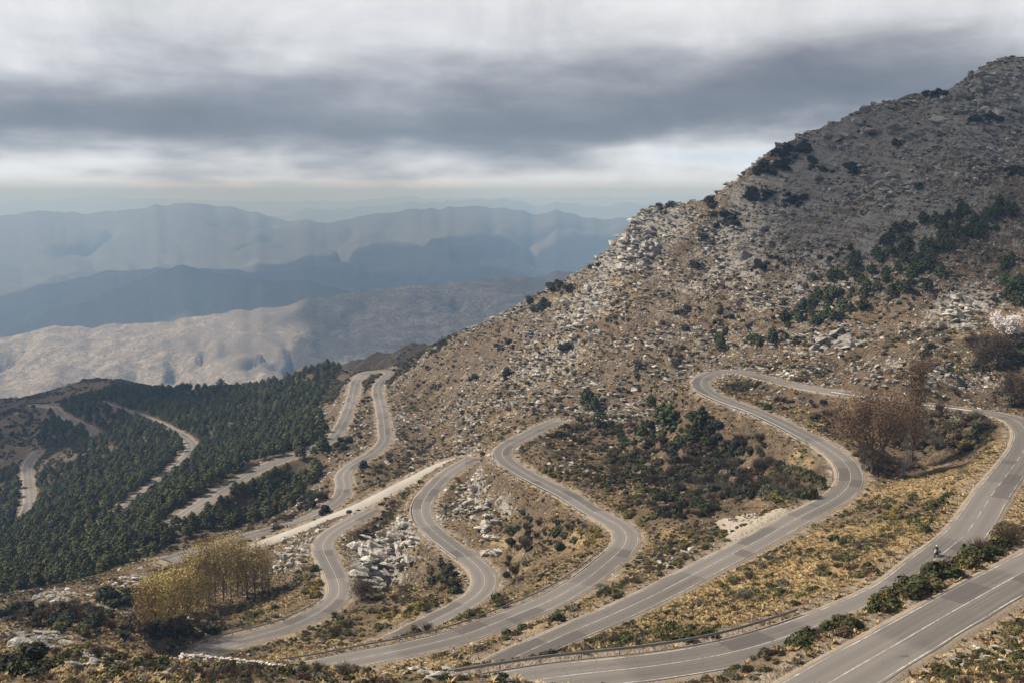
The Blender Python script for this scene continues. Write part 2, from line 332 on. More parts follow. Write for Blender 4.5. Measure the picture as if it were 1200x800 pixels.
def mat_far():
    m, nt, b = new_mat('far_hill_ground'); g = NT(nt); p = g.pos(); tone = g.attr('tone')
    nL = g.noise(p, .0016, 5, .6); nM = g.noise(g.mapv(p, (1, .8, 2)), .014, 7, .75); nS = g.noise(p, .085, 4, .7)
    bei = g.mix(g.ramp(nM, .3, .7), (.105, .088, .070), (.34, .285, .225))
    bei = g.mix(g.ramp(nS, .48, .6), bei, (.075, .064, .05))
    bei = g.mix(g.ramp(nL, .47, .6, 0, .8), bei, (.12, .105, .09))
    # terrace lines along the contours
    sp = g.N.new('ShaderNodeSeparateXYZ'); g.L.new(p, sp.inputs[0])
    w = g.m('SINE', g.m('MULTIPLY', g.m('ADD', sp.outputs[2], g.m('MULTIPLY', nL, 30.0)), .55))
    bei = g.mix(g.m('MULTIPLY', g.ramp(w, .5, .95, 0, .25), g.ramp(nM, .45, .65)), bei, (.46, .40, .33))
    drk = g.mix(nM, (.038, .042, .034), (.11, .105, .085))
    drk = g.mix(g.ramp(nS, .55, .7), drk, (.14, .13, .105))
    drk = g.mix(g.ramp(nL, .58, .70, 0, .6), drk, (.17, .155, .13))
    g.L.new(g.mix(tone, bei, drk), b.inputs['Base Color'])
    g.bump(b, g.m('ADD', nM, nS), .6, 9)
    return m
def mat_asphalt():
    m, nt, b = new_mat('worn_asphalt'); g = NT(nt); p = g.pos()
    uv = g.N.new('ShaderNodeUVMap').outputs[0]
    sp = g.N.new('ShaderNodeSeparateXYZ'); g.L.new(uv, sp.inputs[0])
    n1 = g.noise(p, .12, 3); n2 = g.noise(p, 6, 4, .7)
    trk = g.noise(g.mapv(uv, (3.4, .035, 1)), 1.0, 5, .65)
    col = g.mix(n1, (.110, .098, .089), (.192, .173, .157))
    col = g.mix(g.ramp(trk, .38, .66, 0, .75), col, (.075, .067, .062))
    col = g.mix(g.m('MULTIPLY', n2, .3), col, (.26, .24, .22))
    # resurfaced stretches
    pt = g.noise(g.mapv(uv, (.0, .021, 0), (3.3, 1.7, 0)), 1.0, 0)
    col = g.mix(g.ramp(pt, .60, .605, 0, .5), col, (.235, .213, .195))
    crk = g.ramp(g.vor(g.mapv(p, (1, 1, .2)), .35, 'DISTANCE_TO_EDGE'), .0, .012, .75, 0)
    col = g.mix(g.m('MULTIPLY', crk, g.ramp(n1, .45, .6)), col, (.05, .045, .042))
    col = g.mix(g.ramp(g.noise(p, .5, 5, .7), .60, .72, 0, .35), col, (.085, .078, .072))
    ln = g.m('MULTIPLY', g.m('SIGN', sp.outputs[0]), 7.3); cb = g.N.new('ShaderNodeCombineXYZ'); g.L.new(ln, cb.inputs[0]); g.L.new(g.m('MULTIPLY', sp.outputs[1], .045), cb.inputs[1])
    col = g.mix(g.ramp(g.noise(cb.outputs[0], 1.0, 1), .60, .604, 0, .55), col, (.072, .066, .062))
    # wheel-worn bands
    a = g.m('ABSOLUTE', g.m('SUBTRACT', g.m('ABSOLUTE', sp.outputs[0]), 1.5))
    col = g.mix(g.ramp(a, .2, .8, .22, 0), col, (.09, .082, .078))
    g.L.new(col, b.inputs['Base Color']); b.inputs['Roughness'].default_value = .82; b.inputs['Specular IOR Level'].default_value = .3
    g.bump(b, n2, .25, .02)
    return m
def mat_verge():
    m, nt, b = new_mat('gravel_verge'); g = NT(nt); p = g.pos()
    n1 = g.noise(p, .35, 4); n2 = g.noise(p, 3.5, 4, .7)
    col = g.mix(n1, (.21, .165, .12), (.38, .33, .27)); col = g.mix(g.ramp(n2, .5, .7), col, (.18, .125, .08)); col = g.mix(g.ramp(g.noise(p, .9, 3), .58, .66, 0, .7), col, (.32, .23, .11))
    g.L.new(col, b.inputs['Base Color']); g.bump(b, n2, .8, .15); return m
def mat_track():
    m, nt, b = new_mat('pale_dirt_track'); g = NT(nt); p = g.pos()
    n1 = g.noise(p, .2, 4); n2 = g.noise(p, 2.5, 4, .7)
    col = g.mix(n1, (.30, .275, .245), (.43, .405, .37)); col = g.mix(g.ramp(n2, .55, .75, 0, .6), col, (.28, .22, .16))
    g.L.new(col, b.inputs['Base Color']); g.bump(b, n2, .5, .1); return m
def mat_paint():
    m, nt, b = new_mat('worn_white_road_paint'); g = NT(nt); p = g.pos()
    g.L.new(g.mix(g.ramp(g.noise(p, .8, 5, .75), .42, .62), (.58, .57, .54), (.27, .25, .235)), b.inputs['Base Color']); b.inputs['Roughness'].default_value = .6; return m
M_GROUND = mat_ground(); M_FAR = mat_far(); M_ASPH = mat_asphalt(); M_VERGE = mat_verge(); M_TRACK = mat_track(); M_PAINT = mat_paint()

# ------------------------------------------------------------------ terrain
def wp(u, v, y): return at_y(u, v, y)
CRAGS = [ # centre (u, v, y), radii across and along, strength of bare rock
 ((748,290,600),(26,26),1.0),((690,380,560),(16,30),.6),((640,440,500),(18,30),.55),((448,655,296),(13,15),1.1),((478,640,302),(10,14),.9),((345,652,306),(9,9),1.0),((560,585,322),(12,14),.6),((585,610,292),(9,10),.6),
 ((975,402,388),(13,10),.9),((1130,365,392),(14,14),.8),((60,755,196),(10,9),.9),((15,745,200),(7,8),.8),((110,715,258),(17,10),.8),((190,695,285),(15,9),.8),((1170,770,92),(12,9),.35),((850,330,535),(30,40),.4),
 ((1120,150,530),(90,50),.62),((960,200,560),(60,40),.6),((1040,250,490),(60,50),.5),((1080,445,322),(30,9),.5),((980,440,350),(30,9),.45),((420,790,170),(14,10),.4),((320,780,200),(10,8),.5)]
CRAG_W = [(wp(*c), r, s) for c, r, s in CRAGS]
GOLD = [((1000,640,165),(45,32),1.0),((850,700,150),(32,24),1.0),((1120,590,215),(26,26),.9),((760,735,145),(26,22),.8),((640,430,500),(26,50),.7),((690,640,240),(22,30),.5),((1130,760,90),(20,14),.6),((100,790,165),(70,34),1.0),((270,715,265),(18,14),.5),((700,380,555),(30,50),.55),((1180,380,370),(30,22),.4),((480,690,255),(26,16),.4),((600,780,120),(30,16),.5),((1150,690,118),(16,10),.6)]
GOLD_W = [(wp(*c), r, s) for c, r, s in GOLD]
LAYBY = [(0., 0.), (.1, 0.), (0., .1)]                     # set below once the ground can be measured
def in_poly(x, y, poly):
    r = np.zeros(x.shape, bool); n = len(poly)
    for i in range(n):
        x1, y1 = poly[i]; x2, y2 = poly[(i + 1) % n]
        c = ((y1 > y) != (y2 > y)) & (x < (x2 - x1) * (y - y1) / (y2 - y1 + 1e-9) + x1); r ^= c
    return r
def rock_mask(x, y):
    r = np.zeros(x.shape)
    for c, (rx, ry), s in CRAG_W: r = np.maximum(r, s * blob(x, y, c, (rx, ry)))
    return r
def gold_mask(x, y):
    r = np.zeros(x.shape)
    for c, (rx, ry), s in GOLD_W: r = np.maximum(r, s * blob(x, y, c, (rx, ry)))
    return r
FOREST = [np.array([wp(*c)[:2] for c in poly]) for poly in (
    [(-30,715,305),(20,702,326),(95,683,336),(150,660,362),(210,637,384),(270,618,398),(330,598,420),(362,582,440),(375,556,480),(388,536,524),(370,500,660),(385,455,790),(400,430,850),(330,452,840),(250,452,890),(190,455,930),(130,458,985),(75,476,905),(45,520,800),(110,540,700),(60,560,700),(0,560,770),(-60,600,650),(-40,650,520)],)]
def forest_mask(x, y): 
    m = np.zeros(x.shape, bool)
    for p in FOREST: m |= in_poly(x, y, p)
    return m
LB_Z = float(wp(880, 612, 224)[2])
def height(x, y, full=False):
    d = road_d(x, y); zr = lerp_grid(RZ, RX0, RY0, RST, x, y)
    h = base_h(x, y); rk = rock_mask(x, y)
    away = smooth(5, 20, d); hill = smooth(330, 480, y + .6 * x) * smooth(-60, 60, x + .25 * (y - 380)); far = smooth(250, 700, y)
    n = (1.5 + 2.8 * hill) * fbm(x / 31, y / 31, 4, 1) + (.55 + 1.3 * rk + .8 * hill) * fbm(x / 7, y / 7, 3, 5)
    rid = 1 - np.abs(fbm(x / 16, y / 16, 4, 9)) * 2
    n = n + rk * 2.6 * (rid - .55) + hill * 1.0 * (rid - .6)
    h = h + n * away
    s = (h + .30 * x + .05 * y + 1.6 * fbm(x / 14, y / 14, 3, 44)) / 3.4; fr = s - np.floor(s)                    # tilted strata stepping out of the bedrock
    h = h + np.clip(rk * 1.2 + .85 * hill * smooth(-.25, .2, fbm(x / 45, y / 45, 3, 15)), 0, 1) * smooth(6, 12, d) * (np.floor(s) + smooth(.45, .95, fr) - s) * 3.4 * .85
    q = (h + .30 * x + .05 * y) / 1.5 + .8 * fbm(x / 20, y / 20, 2, 71); lay = vnoise(q, 0 * q + 5.5, 77)
    h = h + hill * smooth(6, 14, d) * 1.5 * lay * smooth(-.2, .25, fbm(x / 30 + .4 * y / 30, y / 60, 3, 72))
    h = h + away * .22 * fbm(x / 1.7, y / 1.7, 2, 12)
    w = 1 - smooth(4.6, 12.5, d)
    h = h * (1 - w) + (zr - .34 + .24 * smooth(3.3, 4.7, d)) * w
    lb = in_poly(x, y, LAYBY)
    return (h, d, rk, hill, lb) if full else h
def build_terrain():
    ys = np.r_[np.exp(np.linspace(math.log(26), math.log(380), 640, endpoint=False)), np.linspace(380, 640, 330, endpoint=False), np.exp(np.linspace(math.log(640), math.log(1740), 250))]
    NR, NC = len(ys), 800
    sx = np.linspace(-1, 1, NC); sx = .75 * sx + .25 * sx ** 3
    X = sx[None] * (34 + .63 * ys[:, None]); Y = np.repeat(ys[:, None], NC, 1)
    h, d, rk, hill, lb = height(X, Y, True)
    V = np.stack([X, Y, h], -1).reshape(-1, 3)
    a = (np.arange(NR - 1)[:, None] * NC + np.arange(NC - 1)[None]).ravel()
    me = mesh_np('ground', V, np.stack([a, a + 1, a + NC + 1, a + NC], 1), [M_GROUND], True)
    gold = np.maximum(gold_mask(X, Y), .42 * (1 - smooth(230, 360, Y)) * smooth(-.25, .35, fbm(X / 24, Y / 24, 3, 99))); fo = forest_mask(X, Y)
    slope = np.hypot(np.gradient(h, axis=1) / np.maximum(np.gradient(X, axis=1), 1e-3), np.gradient(h, axis=0) / np.gradient(Y, axis=0))
    rock = np.clip(rk + .22 * hill + .25 * fbm(X / 9, Y / 9, 3, 88) * (.3 + hill) + .25 * smooth(.55, 1.1, slope) * smooth(6, 10, d), 0, 1.2)
    pale = np.clip(.62 * (1 - smooth(4, 9, d)), 0, 1) + 1.1 * lb
    high = smooth(-60, 30, h)
    for nme, arr in (('rock', rock), ('gold', gold), ('forest', fo.astype(float)), ('pale', pale), ('high', high)):
        at = me.attributes.new(nme, 'FLOAT', 'POINT'); at.data.foreach_set('value', arr.astype(np.float32).ravel())
    o = link('ground', me); tag(o, kind='structure'); return o
# height cache for placing things
PX0, PY0, PST = -760.0, 24.0, 1.0
_px, _py = np.meshgrid(np.arange(PX0, 460, PST), np.arange(PY0, 1120, PST))
HC = height(_px, _py)
def hz(x, y): return float(lerp_grid(HC, PX0, PY0, PST, np.array([x]), np.array([y]))[0])
def hza(x, y): return lerp_grid(HC, PX0, PY0, PST, x, y)
def hit(u, v, y0=40, y1=1100):
    """where the line of sight through a pixel of the photograph meets the ground"""
    r = ray(u, v); t = np.exp(np.linspace(math.log(y0), math.log(y1), 1600)) / r[1]
    h = hza(r[0] * t, r[1] * t); b = np.nonzero(h >= r[2] * t)[0]
    if len(b) == 0: return None
    i = b[0]; T = t[i]; return np.array([r[0] * T, r[1] * T, hz(r[0] * T, r[1] * T)])

LAYBY = [hit(*q)[:2] for q in ((838,612), (850,606), (880,601), (924,600), (926,608), (905,622), (872,642), (852,640), (846,622))]
build_terrain()

# ------------------------------------------------------------------ distant hills
RIDGES = [ # crest pixels, distance, front slope, back slope, tone, gully size
 ([(-300,400),(0,392),(60,385),(120,381),(200,378),(260,368),(330,357),(400,345),(450,340),(520,333),(600,324),(660,319),(760,318),(1000,320),(1600,330)], 4300, .135, .25, 0., 420),
 ([(-300,420),(0,393),(60,372),(120,345),(170,325),(195,316),(215,313),(240,320),(280,324),(340,327),(390,336),(430,352),(500,380),(1600,420)], 5900, .24, .2, 1., 700),
 ([(-300,350),(0,335),(60,335),(110,320),(180,315),(300,318),(420,310),(600,312),(1600,320)], 9000, .10, .2, .95, 900),
 ([(-300,300),(200,300),(300,268),(350,262),(400,259),(450,251),(500,246),(550,244),(600,246),(650,248),(700,253),(740,258),(900,262),(1600,270)], 12500, .125, .2, 1., 1300),
 ([(-400,252),(0,249),(60,250),(130,248),(180,243),(230,240),(290,246),(340,257),(400,263),(500,275),(1600,290)], 15500, .12, .2, .9, 1500),
 ([(-400,250),(250,256),(380,246),(440,244),(480,240),(550,236),(600,235),(640,239),(680,238),(760,241),(900,236),(1600,240)], 25000, .08, .1, .8, 2600),
 ([(-400,233),(0,236),(100,231),(200,236),(330,238),(500,232),(640,233),(800,230),(1600,234)], 39000, .06, .1, .8, 4000)]
def build_far():
    NR, NC = 500, 460
    ys = np.exp(np.linspace(math.log(1690), math.log(60000), NR)); sx = np.linspace(-1, 1, NC)
    X = sx[None] * (250 + .78 * ys[:, None]); Y = np.repeat(ys[:, None], NC, 1); tq = X / Y
    z = -960 - 80 * smooth(4200, 5600, Y) - 60 * smooth(8000, 20000, Y) + 25 * fbm(X / 900, Y / 900, 4, 3) - 160 * (1 - smooth(1700, 2600, Y)) * 0
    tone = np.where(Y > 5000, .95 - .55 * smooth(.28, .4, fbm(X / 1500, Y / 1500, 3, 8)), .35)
    for i, (prof, D, sf, sb, tn, gs) in enumerate(RIDGES):
        R = [ray(u, v) for u, v in prof]; tt = [r[0] / r[1] for r in R]; cc = [r[2] / r[1] for r in R]
        c = np.interp(tq, tt, cc); c = c + .0009 * fbm(tq * 38, tq * 0 + i, 4, 20 + i)
        Dd = D * (1 + .05 * np.sin(tq * 9 + i))
        c = c * Dd
        wx = X + gs * .5 * fbm(X / gs, Y / gs, 2, 31 + i)
        g = 1.1 * np.abs(fbm(wx / gs + .35 * Y / gs, Y / gs / 2.4, 2, 40 + i)) * 2 + .5 * np.abs(fbm(2.7 * wx / gs + .6 * Y / gs, Y / gs, 3, 60 + i)) * 2 - .12
        dz = np.where(Y < Dd, sf * (Dd - Y), sb * (Y - Dd))
        zr = c - dz - np.minimum(dz * .95, gs * .27) * (1.25 * np.exp(-2.2 * g) - .35) * .9
        zr = np.where(Y < Dd, zr, c - dz)
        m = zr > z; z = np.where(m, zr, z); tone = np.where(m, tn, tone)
    sc = np.clip(Y / 4000, .6, 8)
    z = z + 26 * sc * (.45 - np.abs(fbm(X / (330 * sc), Y / (330 * sc), 5, 150, .6)) * 2) * smooth(0, 60, z + 1030)
    V = np.stack([X, Y, z], -1).reshape(-1, 3)
    a = (np.arange(NR - 1)[:, None] * NC + np.arange(NC - 1)[None]).ravel()
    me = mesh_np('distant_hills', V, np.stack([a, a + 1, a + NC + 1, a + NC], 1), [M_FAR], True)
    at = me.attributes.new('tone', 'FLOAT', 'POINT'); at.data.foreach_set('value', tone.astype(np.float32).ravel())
    tag(link('distant_hills', me), kind='structure')
build_far()

# ------------------------------------------------------------------ roads
def frame(P):
    t = np.gradient(P, axis=0); t[:, 2] = 0; t /= np.linalg.norm(t, axis=1)[:, None]
    return t, np.stack([t[:, 1], -t[:, 0], 0 * t[:, 0]], 1)            # right-hand normal
def strip(name, P, offs, mat, uv=True, keep=None, ragged=0):
    """offs: list of (offset to the right, height) across the section"""
    _, n = frame(P); k = len(offs)
    V = np.stack([P + n * o + [0, 0, h] for o, h in offs], 1).reshape(-1, 3)
    if ragged:
        V = V.reshape(len(P), k, 3); q = np.arange(len(P)) * 1.0
        for c, sg, sd in ((0, 1, 3), (k - 1, -1, 4)): V[:, c] += n * (sg * ragged * (fbm(q / 2.2, q * 0 + sd, 3, sd) + .1))[:, None]
        V = V.reshape(-1, 3)
    N = len(P); a = (np.arange(N - 1)[:, None] * k + np.arange(k - 1)[None]); 
    if keep is not None: a = a[keep[:-1]]
    a = a.ravel()
    me = mesh_np(name, V, np.stack([a, a + 1, a + k + 1, a + k], 1), [mat])
    if uv and len(me.polygons):
        L = np.r_[0, np.cumsum(np.linalg.norm(np.diff(P, axis=0), axis=1))]
        U = np.stack([np.tile([o for o, h in offs], N), np.repeat(L, k)], 1)
        vi = np.empty(len(me.loops), np.int32); me.loops.foreach_get('vertex_index', vi)
        me.uv_layers.new(name='UVMap').data.foreach_set('uv', U[vi].astype(np.float32).ravel())
    return me
def dense(P, n=2):
    q = np.arange(len(P)); s = np.linspace(0, len(P) - 1, (len(P) - 1) * n + 1)
    return np.stack([np.interp(s, q, P[:, k]) for k in range(3)], 1)
for k, P in LINES.items():
    w = ROAD_W[k]
    if k == 'K':
        jit = fbm(np.arange(len(P)) / 5., np.zeros(len(P)), 2, 3)
        o = link('dirt_track', strip('dirt_track', P, [(-w - 1.4, -.7), (-w, -.05), (0, 0.03), (w, -.05), (w + 1.4, -.7)], M_TRACK)); tag(o, kind='structure'); continue
    o = link('road', strip('road', P, [(x, .06 - .006 * x * x) for x in np.linspace(-w, w, 7)], M_ASPH, ragged=.16)); tag(o, kind='structure')
    for s in (-1, 1):
        v = link('verge', strip('verge', P, [(s * (w - .30), -.035), (s * (w + .45), -.05), (s * (w + 1.5), -.75)][::s], M_VERGE), o)
        e = link('edge_line', strip('edge_line', P, [(s * (w - .30) - .055, .012), (s * (w - .30) + .055, .012)], M_PAINT), o)
    Pd = dense(P, 3); L = np.arange(len(Pd)) * .5; keep = np.ones(len(Pd), bool)
    if k == 'B': keep = ~((L > 100) & (L < 215) & ((L % 9) > 4.5))
    if k in 'GHI': keep = (L % 9) < 6
    c = link('centre_line', strip('centre_line', Pd, [(-.05, .066), (.05, .066)], M_PAINT, keep=keep), o)

# ------------------------------------------------------------------ haze: one closed box of even air
HZ0 = min(min(v.co.z for v in bpy.data.meshes['distant_hills'].vertices), -400) - 1.5
_z = np.empty(len(bpy.data.meshes['ground'].vertices) * 3, np.float32); bpy.data.meshes['ground'].vertices.foreach_get('co', _z); HZ1 = float(_z[2::3].max()) + 8
print('haze', HZ0, HZ1)
def build_haze():
    me = bpy.data.meshes.new('haze'); bm = bmesh.new(); bmesh.ops.create_cube(bm, size=1)
    for v in bm.verts: v.co = ((v.co.x) * 104000, -400 + (v.co.y + .5) * 62000, HZ0 + (v.co.z + .5) * (HZ1 - HZ0))
    bm.to_mesh(me); bm.free()
    m = bpy.data.materials.new('haze_air'); m.use_nodes = True; nt = m.node_tree; nt.nodes.clear()
    out = nt.nodes.new('ShaderNodeOutputMaterial'); v = nt.nodes.new('ShaderNodeVolumePrincipled')
    v.inputs['Color'].default_value = (.36, .60, 1, 1); v.inputs['Absorption Color'].default_value = (.6, .6, .6, 1); v.inputs['Density'].default_value = 1.15e-4; v.inputs['Anisotropy'].default_value = .0
    nt.links.new(v.outputs[0], out.inputs['Volume']); me.materials.append(m)
    o = link('haze', me); tag(o, 'pale blue haze filling the valley air', 'haze', kind='stuff')
build_haze()

# ------------------------------------------------------------------ clouds above the frame, whose shade lies on parts of the land
def cloud(tx, ty, tz, rx, ry, Hc, seed, rz=90.):
    k = (Hc - tz) / sdir.z; c = (tx + sdir.x * k, ty + sdir.y * k, Hc); nu, nv = 56, 22
    th = np.linspace(.02, math.pi - .02, nv)[:, None]; ph = np.linspace(0, 2 * math.pi, nu, endpoint=False)[None]
    dx, dy, dz = np.sin(th) * np.cos(ph), np.sin(th) * np.sin(ph), np.cos(th) + 0 * ph
    k2 = 1 + .55 * fbm(dx * 1.6 + seed, dy * 1.6 + dz * .7, 5, seed, .6)
    V = np.stack([dx * rx * k2, dy * ry * k2, dz * rz * k2 * np.where(dz < 0, .5, 1)], -1).reshape(-1, 3)
    a = (np.arange(nv - 1)[:, None] * nu + np.arange(nu)[None]); b = (np.arange(nv - 1)[:, None] * nu + (np.arange(nu)[None] + 1) % nu)
    me = mesh_np('cloud', V, np.stack([a.ravel(), b.ravel(), (b + nu).ravel(), (a + nu).ravel()], 1), [M_CLOUD], True)
    tag(link('cloud', me, loc=c), kind='structure')
def mat_cloud():
    m, nt, b = new_mat('cloud_vapour'); g = NT(nt); b.inputs['Base Color'].default_value = (.85, .86, .88, 1)
    n = g.noise(g.obj(), .012, 5, .6); t = nt.nodes.new('ShaderNodeBsdfTransparent'); mx = nt.nodes.new('ShaderNodeMixShader')
    nt.links.new(g.ramp(n, .3, .6, .28, .66), mx.inputs[0]); nt.links.new(t.outputs[0], mx.inputs[1]); nt.links.new(b.outputs[0], mx.inputs[2])
    nt.links.new(mx.outputs[0], [q for q in nt.nodes if q.type == 'OUTPUT_MATERIAL'][0].inputs[0]); return m
M_CLOUD = mat_cloud()
for i, a in enumerate(((310, 540, 30, 215, 150, 900), (-440, 960, -170, 230, 210, 800), (-40, 1180, -200, 200, 260, 900), (500, 3750, -560, 1150, 700, 1500), (-1750, 3150, -580, 330, 330, 1500), (-1900, 5700, -550, 2000, 800, 1900), (-2300, 7600, -700, 2600, 1500, 2400), (1200, 9300, -700, 3800, 1300, 2600))):
    cloud(*a, seed=200 + 7 * i, rz=.12 * a[3] + 40)
# ------------------------------------------------------------------ plant and rock materials
def mat_leaf(name, c1, c2, tip=None, var=.35):
    m, nt, b = new_mat(name); g = NT(nt); r = g.rand()
    n = g.noise(g.obj(), 1.6, 3); n2 = g.noise(g.pos(), 5.0, 2)
    col = g.mix(g.ramp(g.m('ADD', g.m('MULTIPLY', n, .6), g.m('MULTIPLY', n2, .4)), .35, .65), c1, c2)
    if tip: col = g.mix(g.ramp(n2, .52, .7), col, tip)
    col = g.hsv(col, g.m('ADD', .485, g.m('MULTIPLY', r, .03)), 1.0, g.m('ADD', 1 - var, g.m('MULTIPLY', r, 2 * var)))
    g.L.new(col, b.inputs['Base Color']); b.inputs['Roughness'].default_value = .75
    return m
M_GREEN = mat_leaf('dark_green_leaves', (.030, .036, .014), (.085, .088, .034))
M_OLIVE = mat_leaf('olive_leaves', (.060, .055, .022), (.155, .135, .055))
M_BROWN = mat_leaf('brown_twigs', (.058, .040, .028), (.125, .088, .060))
M_GREY = mat_leaf('grey_green_leaves', (.090, .085, .062), (.190, .175, .125))
M_YELLOW = mat_leaf('yellow_flowering_leaves', (.090, .080, .022), (.200, .160, .040), (.42, .29, .03))
M_JUNI = mat_leaf('blackish_green_leaves', (.018, .022, .014), (.046, .050, .030))
M_PINE = mat_leaf('pine_needles', (.032, .043, .017), (.092, .105, .042))
M_PINE2 = mat_leaf('light_pine_needles', (.050, .055, .020), (.128, .126, .050))
M_GRASS = mat_leaf('dry_grass_blades', (.25, .175, .08), (.50, .375, .20))
M_POPL = mat_leaf('yellowing_poplar_leaves', (.25, .185, .070), (.50, .38, .15))
M_BARE = mat_leaf('bare_brown_twigs', (.090, .058, .038), (.180, .118, .076))
M_BLOS = mat_leaf('white_blossom', (.55, .50, .48), (.80, .76, .73), var=.1)
M_BARK = mat_leaf('grey_bark', (.055, .044, .034), (.13, .105, .082), var=.2)
def mat_rock(name, c1, c2, c3):
    m, nt, b = new_mat(name); g = NT(nt); p = g.pos(); r = g.rand()
    n = g.noise(p, .7, 5, .65); n2 = g.noise(p, 4.0, 4, .7); st = g.noise(g.mapv(p, (.5, .5, 3.5), rot=(.25, -.3, 0)), .9, 4, .6)
    col = g.mix(g.ramp(n, .3, .7), c1, c2); col = g.mix(g.ramp(st, .52, .62, 0, .75), col, c3); col = g.mix(g.ramp(n2, .6, .75, 0, .5), col, c3)
    col = g.hsv(col, .5, 1.0, g.m('ADD', .75, g.m('MULTIPLY', r, .5)))
    g.L.new(col, b.inputs['Base Color']); g.bump(b, g.m('ADD', g.m('ADD', n, st), g.m('MULTIPLY', n2, .4)), 1.0, .5); return m
M_ROCKW = mat_rock('pale_limestone', (.31, .285, .25), (.62, .59, .54), (.12, .105, .09))
M_ROCKG = mat_rock('grey_schist', (.20, .19, .18), (.40, .375, .34), (.11, .10, .09))

# ------------------------------------------------------------------ plant prototypes
def rnd_unit(n, r):
    v = r.normal(size=(n, 3)); return v / np.linalg.norm(v, axis=1)[:, None]
def cards(P, Nn, size, asp, r):
    """one small bent leaf-clump quad per point"""
    n = len(P); t = np.cross(Nn, rnd_unit(n, r)); t /= np.linalg.norm(t, axis=1)[:, None] + 1e-9; bt = np.cross(Nn, t)
    s = size * (.55 + .9 * r.random(n))[:, None]
    a = t * s * .5; c = bt * s * .5 * asp
    V = np.stack([P - a - c, P + a - c * .6 + Nn * s * .15, P + a * .7 + c, P - a * .8 + c * .7 - Nn * s * .15], 1).reshape(-1, 3)
    i = np.arange(n) * 4; return V, np.stack([i, i + 1, i + 2, i + 3], 1)
def join_parts(parts):
    V = []; Fq = []; o = 0
    for v, f in parts: V.append(v); Fq.append(f + o); o += len(v)
    return np.vstack(V), np.vstack(Fq)
def core_blob(c, rad, r, nu=7, nv=5):
    V = []
    for j in range(nv + 1):
        th = math.pi * j / nv
        for i in range(nu):
            ph = 2 * math.pi * i / nu; k = .8 + .35 * r.random()
            V.append((c[0] + rad[0] * k * math.sin(th) * math.cos(ph), c[1] + rad[1] * k * math.sin(th) * math.sin(ph), c[2] + rad[2] * k * math.cos(th)))
    Fq = [(j * nu + i, j * nu + (i + 1) % nu, (j + 1) * nu + (i + 1) % nu, (j + 1) * nu + i) for j in range(nv) for i in range(nu)]
    return np.array(V), np.array(Fq)
def lobed(lobes, n, size, r, asp=.8, shell=.35, up=.25, core=.62, zmin=.02):
    parts = []; w = np.array([l[1][0] * l[1][2] for l in lobes]); w = w / w.sum()
    k = r.choice(len(lobes), n, p=w); D = rnd_unit(n, r)
    C = np.array([l[0] for l in lobes])[k]; Rr = np.array([l[1] for l in lobes])[k]
    rad = (1 - shell * r.random(n) ** 1.5)[:, None]
    P = C + Rr * D * rad; ok = P[:, 2] > zmin
    Nn = D + .75 * rnd_unit(n, r) + [0, 0, up]; Nn /= np.linalg.norm(Nn, axis=1)[:, None]
    parts.append(cards(P[ok], Nn[ok], size, asp, r))
    if core:
        for c, rr in lobes: parts.append(core_blob(c, [q * core for q in rr], r))
    return join_parts(parts)
def shrub_proto(name, mat, seed, n=420, size=.20, nl=6, flat=.75, core=.62, spread=.55):
    r = np.random.default_rng(seed); L = []
    for i in range(nl):
        a = r.random() * 6.28; d = spread * r.random() ** .6; s = .36 + .26 * r.random()
        L.append(((d * math.cos(a), d * math.sin(a), .18 + .42 * flat * r.random()), (s, s, s * flat)))
    V, Fq = lobed(L, n, size, r, core=core)
    return mesh_np(name, V, Fq, [mat])
def twig_proto(name, mat, seed, n=260, h=1.0, spread=.8, th=.016):
    """bush of thin upright twigs that fork"""
    r = np.random.default_rng(seed); V = []; Fq = []
    def tube(a, b, w):
        d = b - a; s = np.cross(d, r.normal(size=3)); s = s / (np.linalg.norm(s) + 1e-9) * w; q = np.cross(d, s); q = q / (np.linalg.norm(q) + 1e-9) * w
        o = len(V)
        V.extend([a + s, a - .5 * s + .87 * q, a - .5 * s - .87 * q, b + s * .4, b + (-.5 * s + .87 * q) * .4, b + (-.5 * s - .87 * q) * .4])
        Fq.extend([(o, o + 1, o + 4, o + 3), (o + 1, o + 2, o + 5, o + 4), (o + 2, o, o + 3, o + 5)])
    for i in range(n // 5):
        a = np.array([r.normal() * .16, r.normal() * .16, 0]); ang = r.random() * 6.28; t = spread * r.random() ** .7
        m = a + np.array([math.cos(ang) * t * .55, math.sin(ang) * t * .55, h * (.35 + .25 * r.random())])
        tube(a, m, th * 1.5)
        for j in range(4):
            e = m + np.array([math.cos(ang) * t * .4, math.sin(ang) * t * .4, h * (.3 + .25 * r.random())]) + r.normal(size=3) * .16
            tube(m, e, th)
    V = np.array(V); V[:, 2] = np.maximum(V[:, 2], 0); return mesh_np(name, V, Fq, [mat])
def tussock_proto(name, mat, seed, n=16):
    r = np.random.default_rng(seed); V = []; Fq = []
    for i in range(n):
        a = r.random() * 6.28; d = .12 * r.random(); ln = .32 + .3 * r.random(); l = .15 + .5 * r.random()
        p = np.array([d * math.cos(a), d * math.sin(a), 0]); s = np.array([-math.sin(a), math.cos(a), 0]) * (.05 + .03 * r.random())
        mid = p + np.array([math.cos(a) * l * .35, math.sin(a) * l * .35, ln * .7]); tip = p + np.array([math.cos(a) * l, math.sin(a) * l, ln])
        o = len(V); V += [p - s, p + s, mid + s * .8, mid - s * .8, tip + s * .15, tip - s * .15]; Fq += [(o, o + 1, o + 2, o + 3), (o + 3, o + 2, o + 4, o + 5)]
    return mesh_np(name, np.array(V), Fq, [mat])
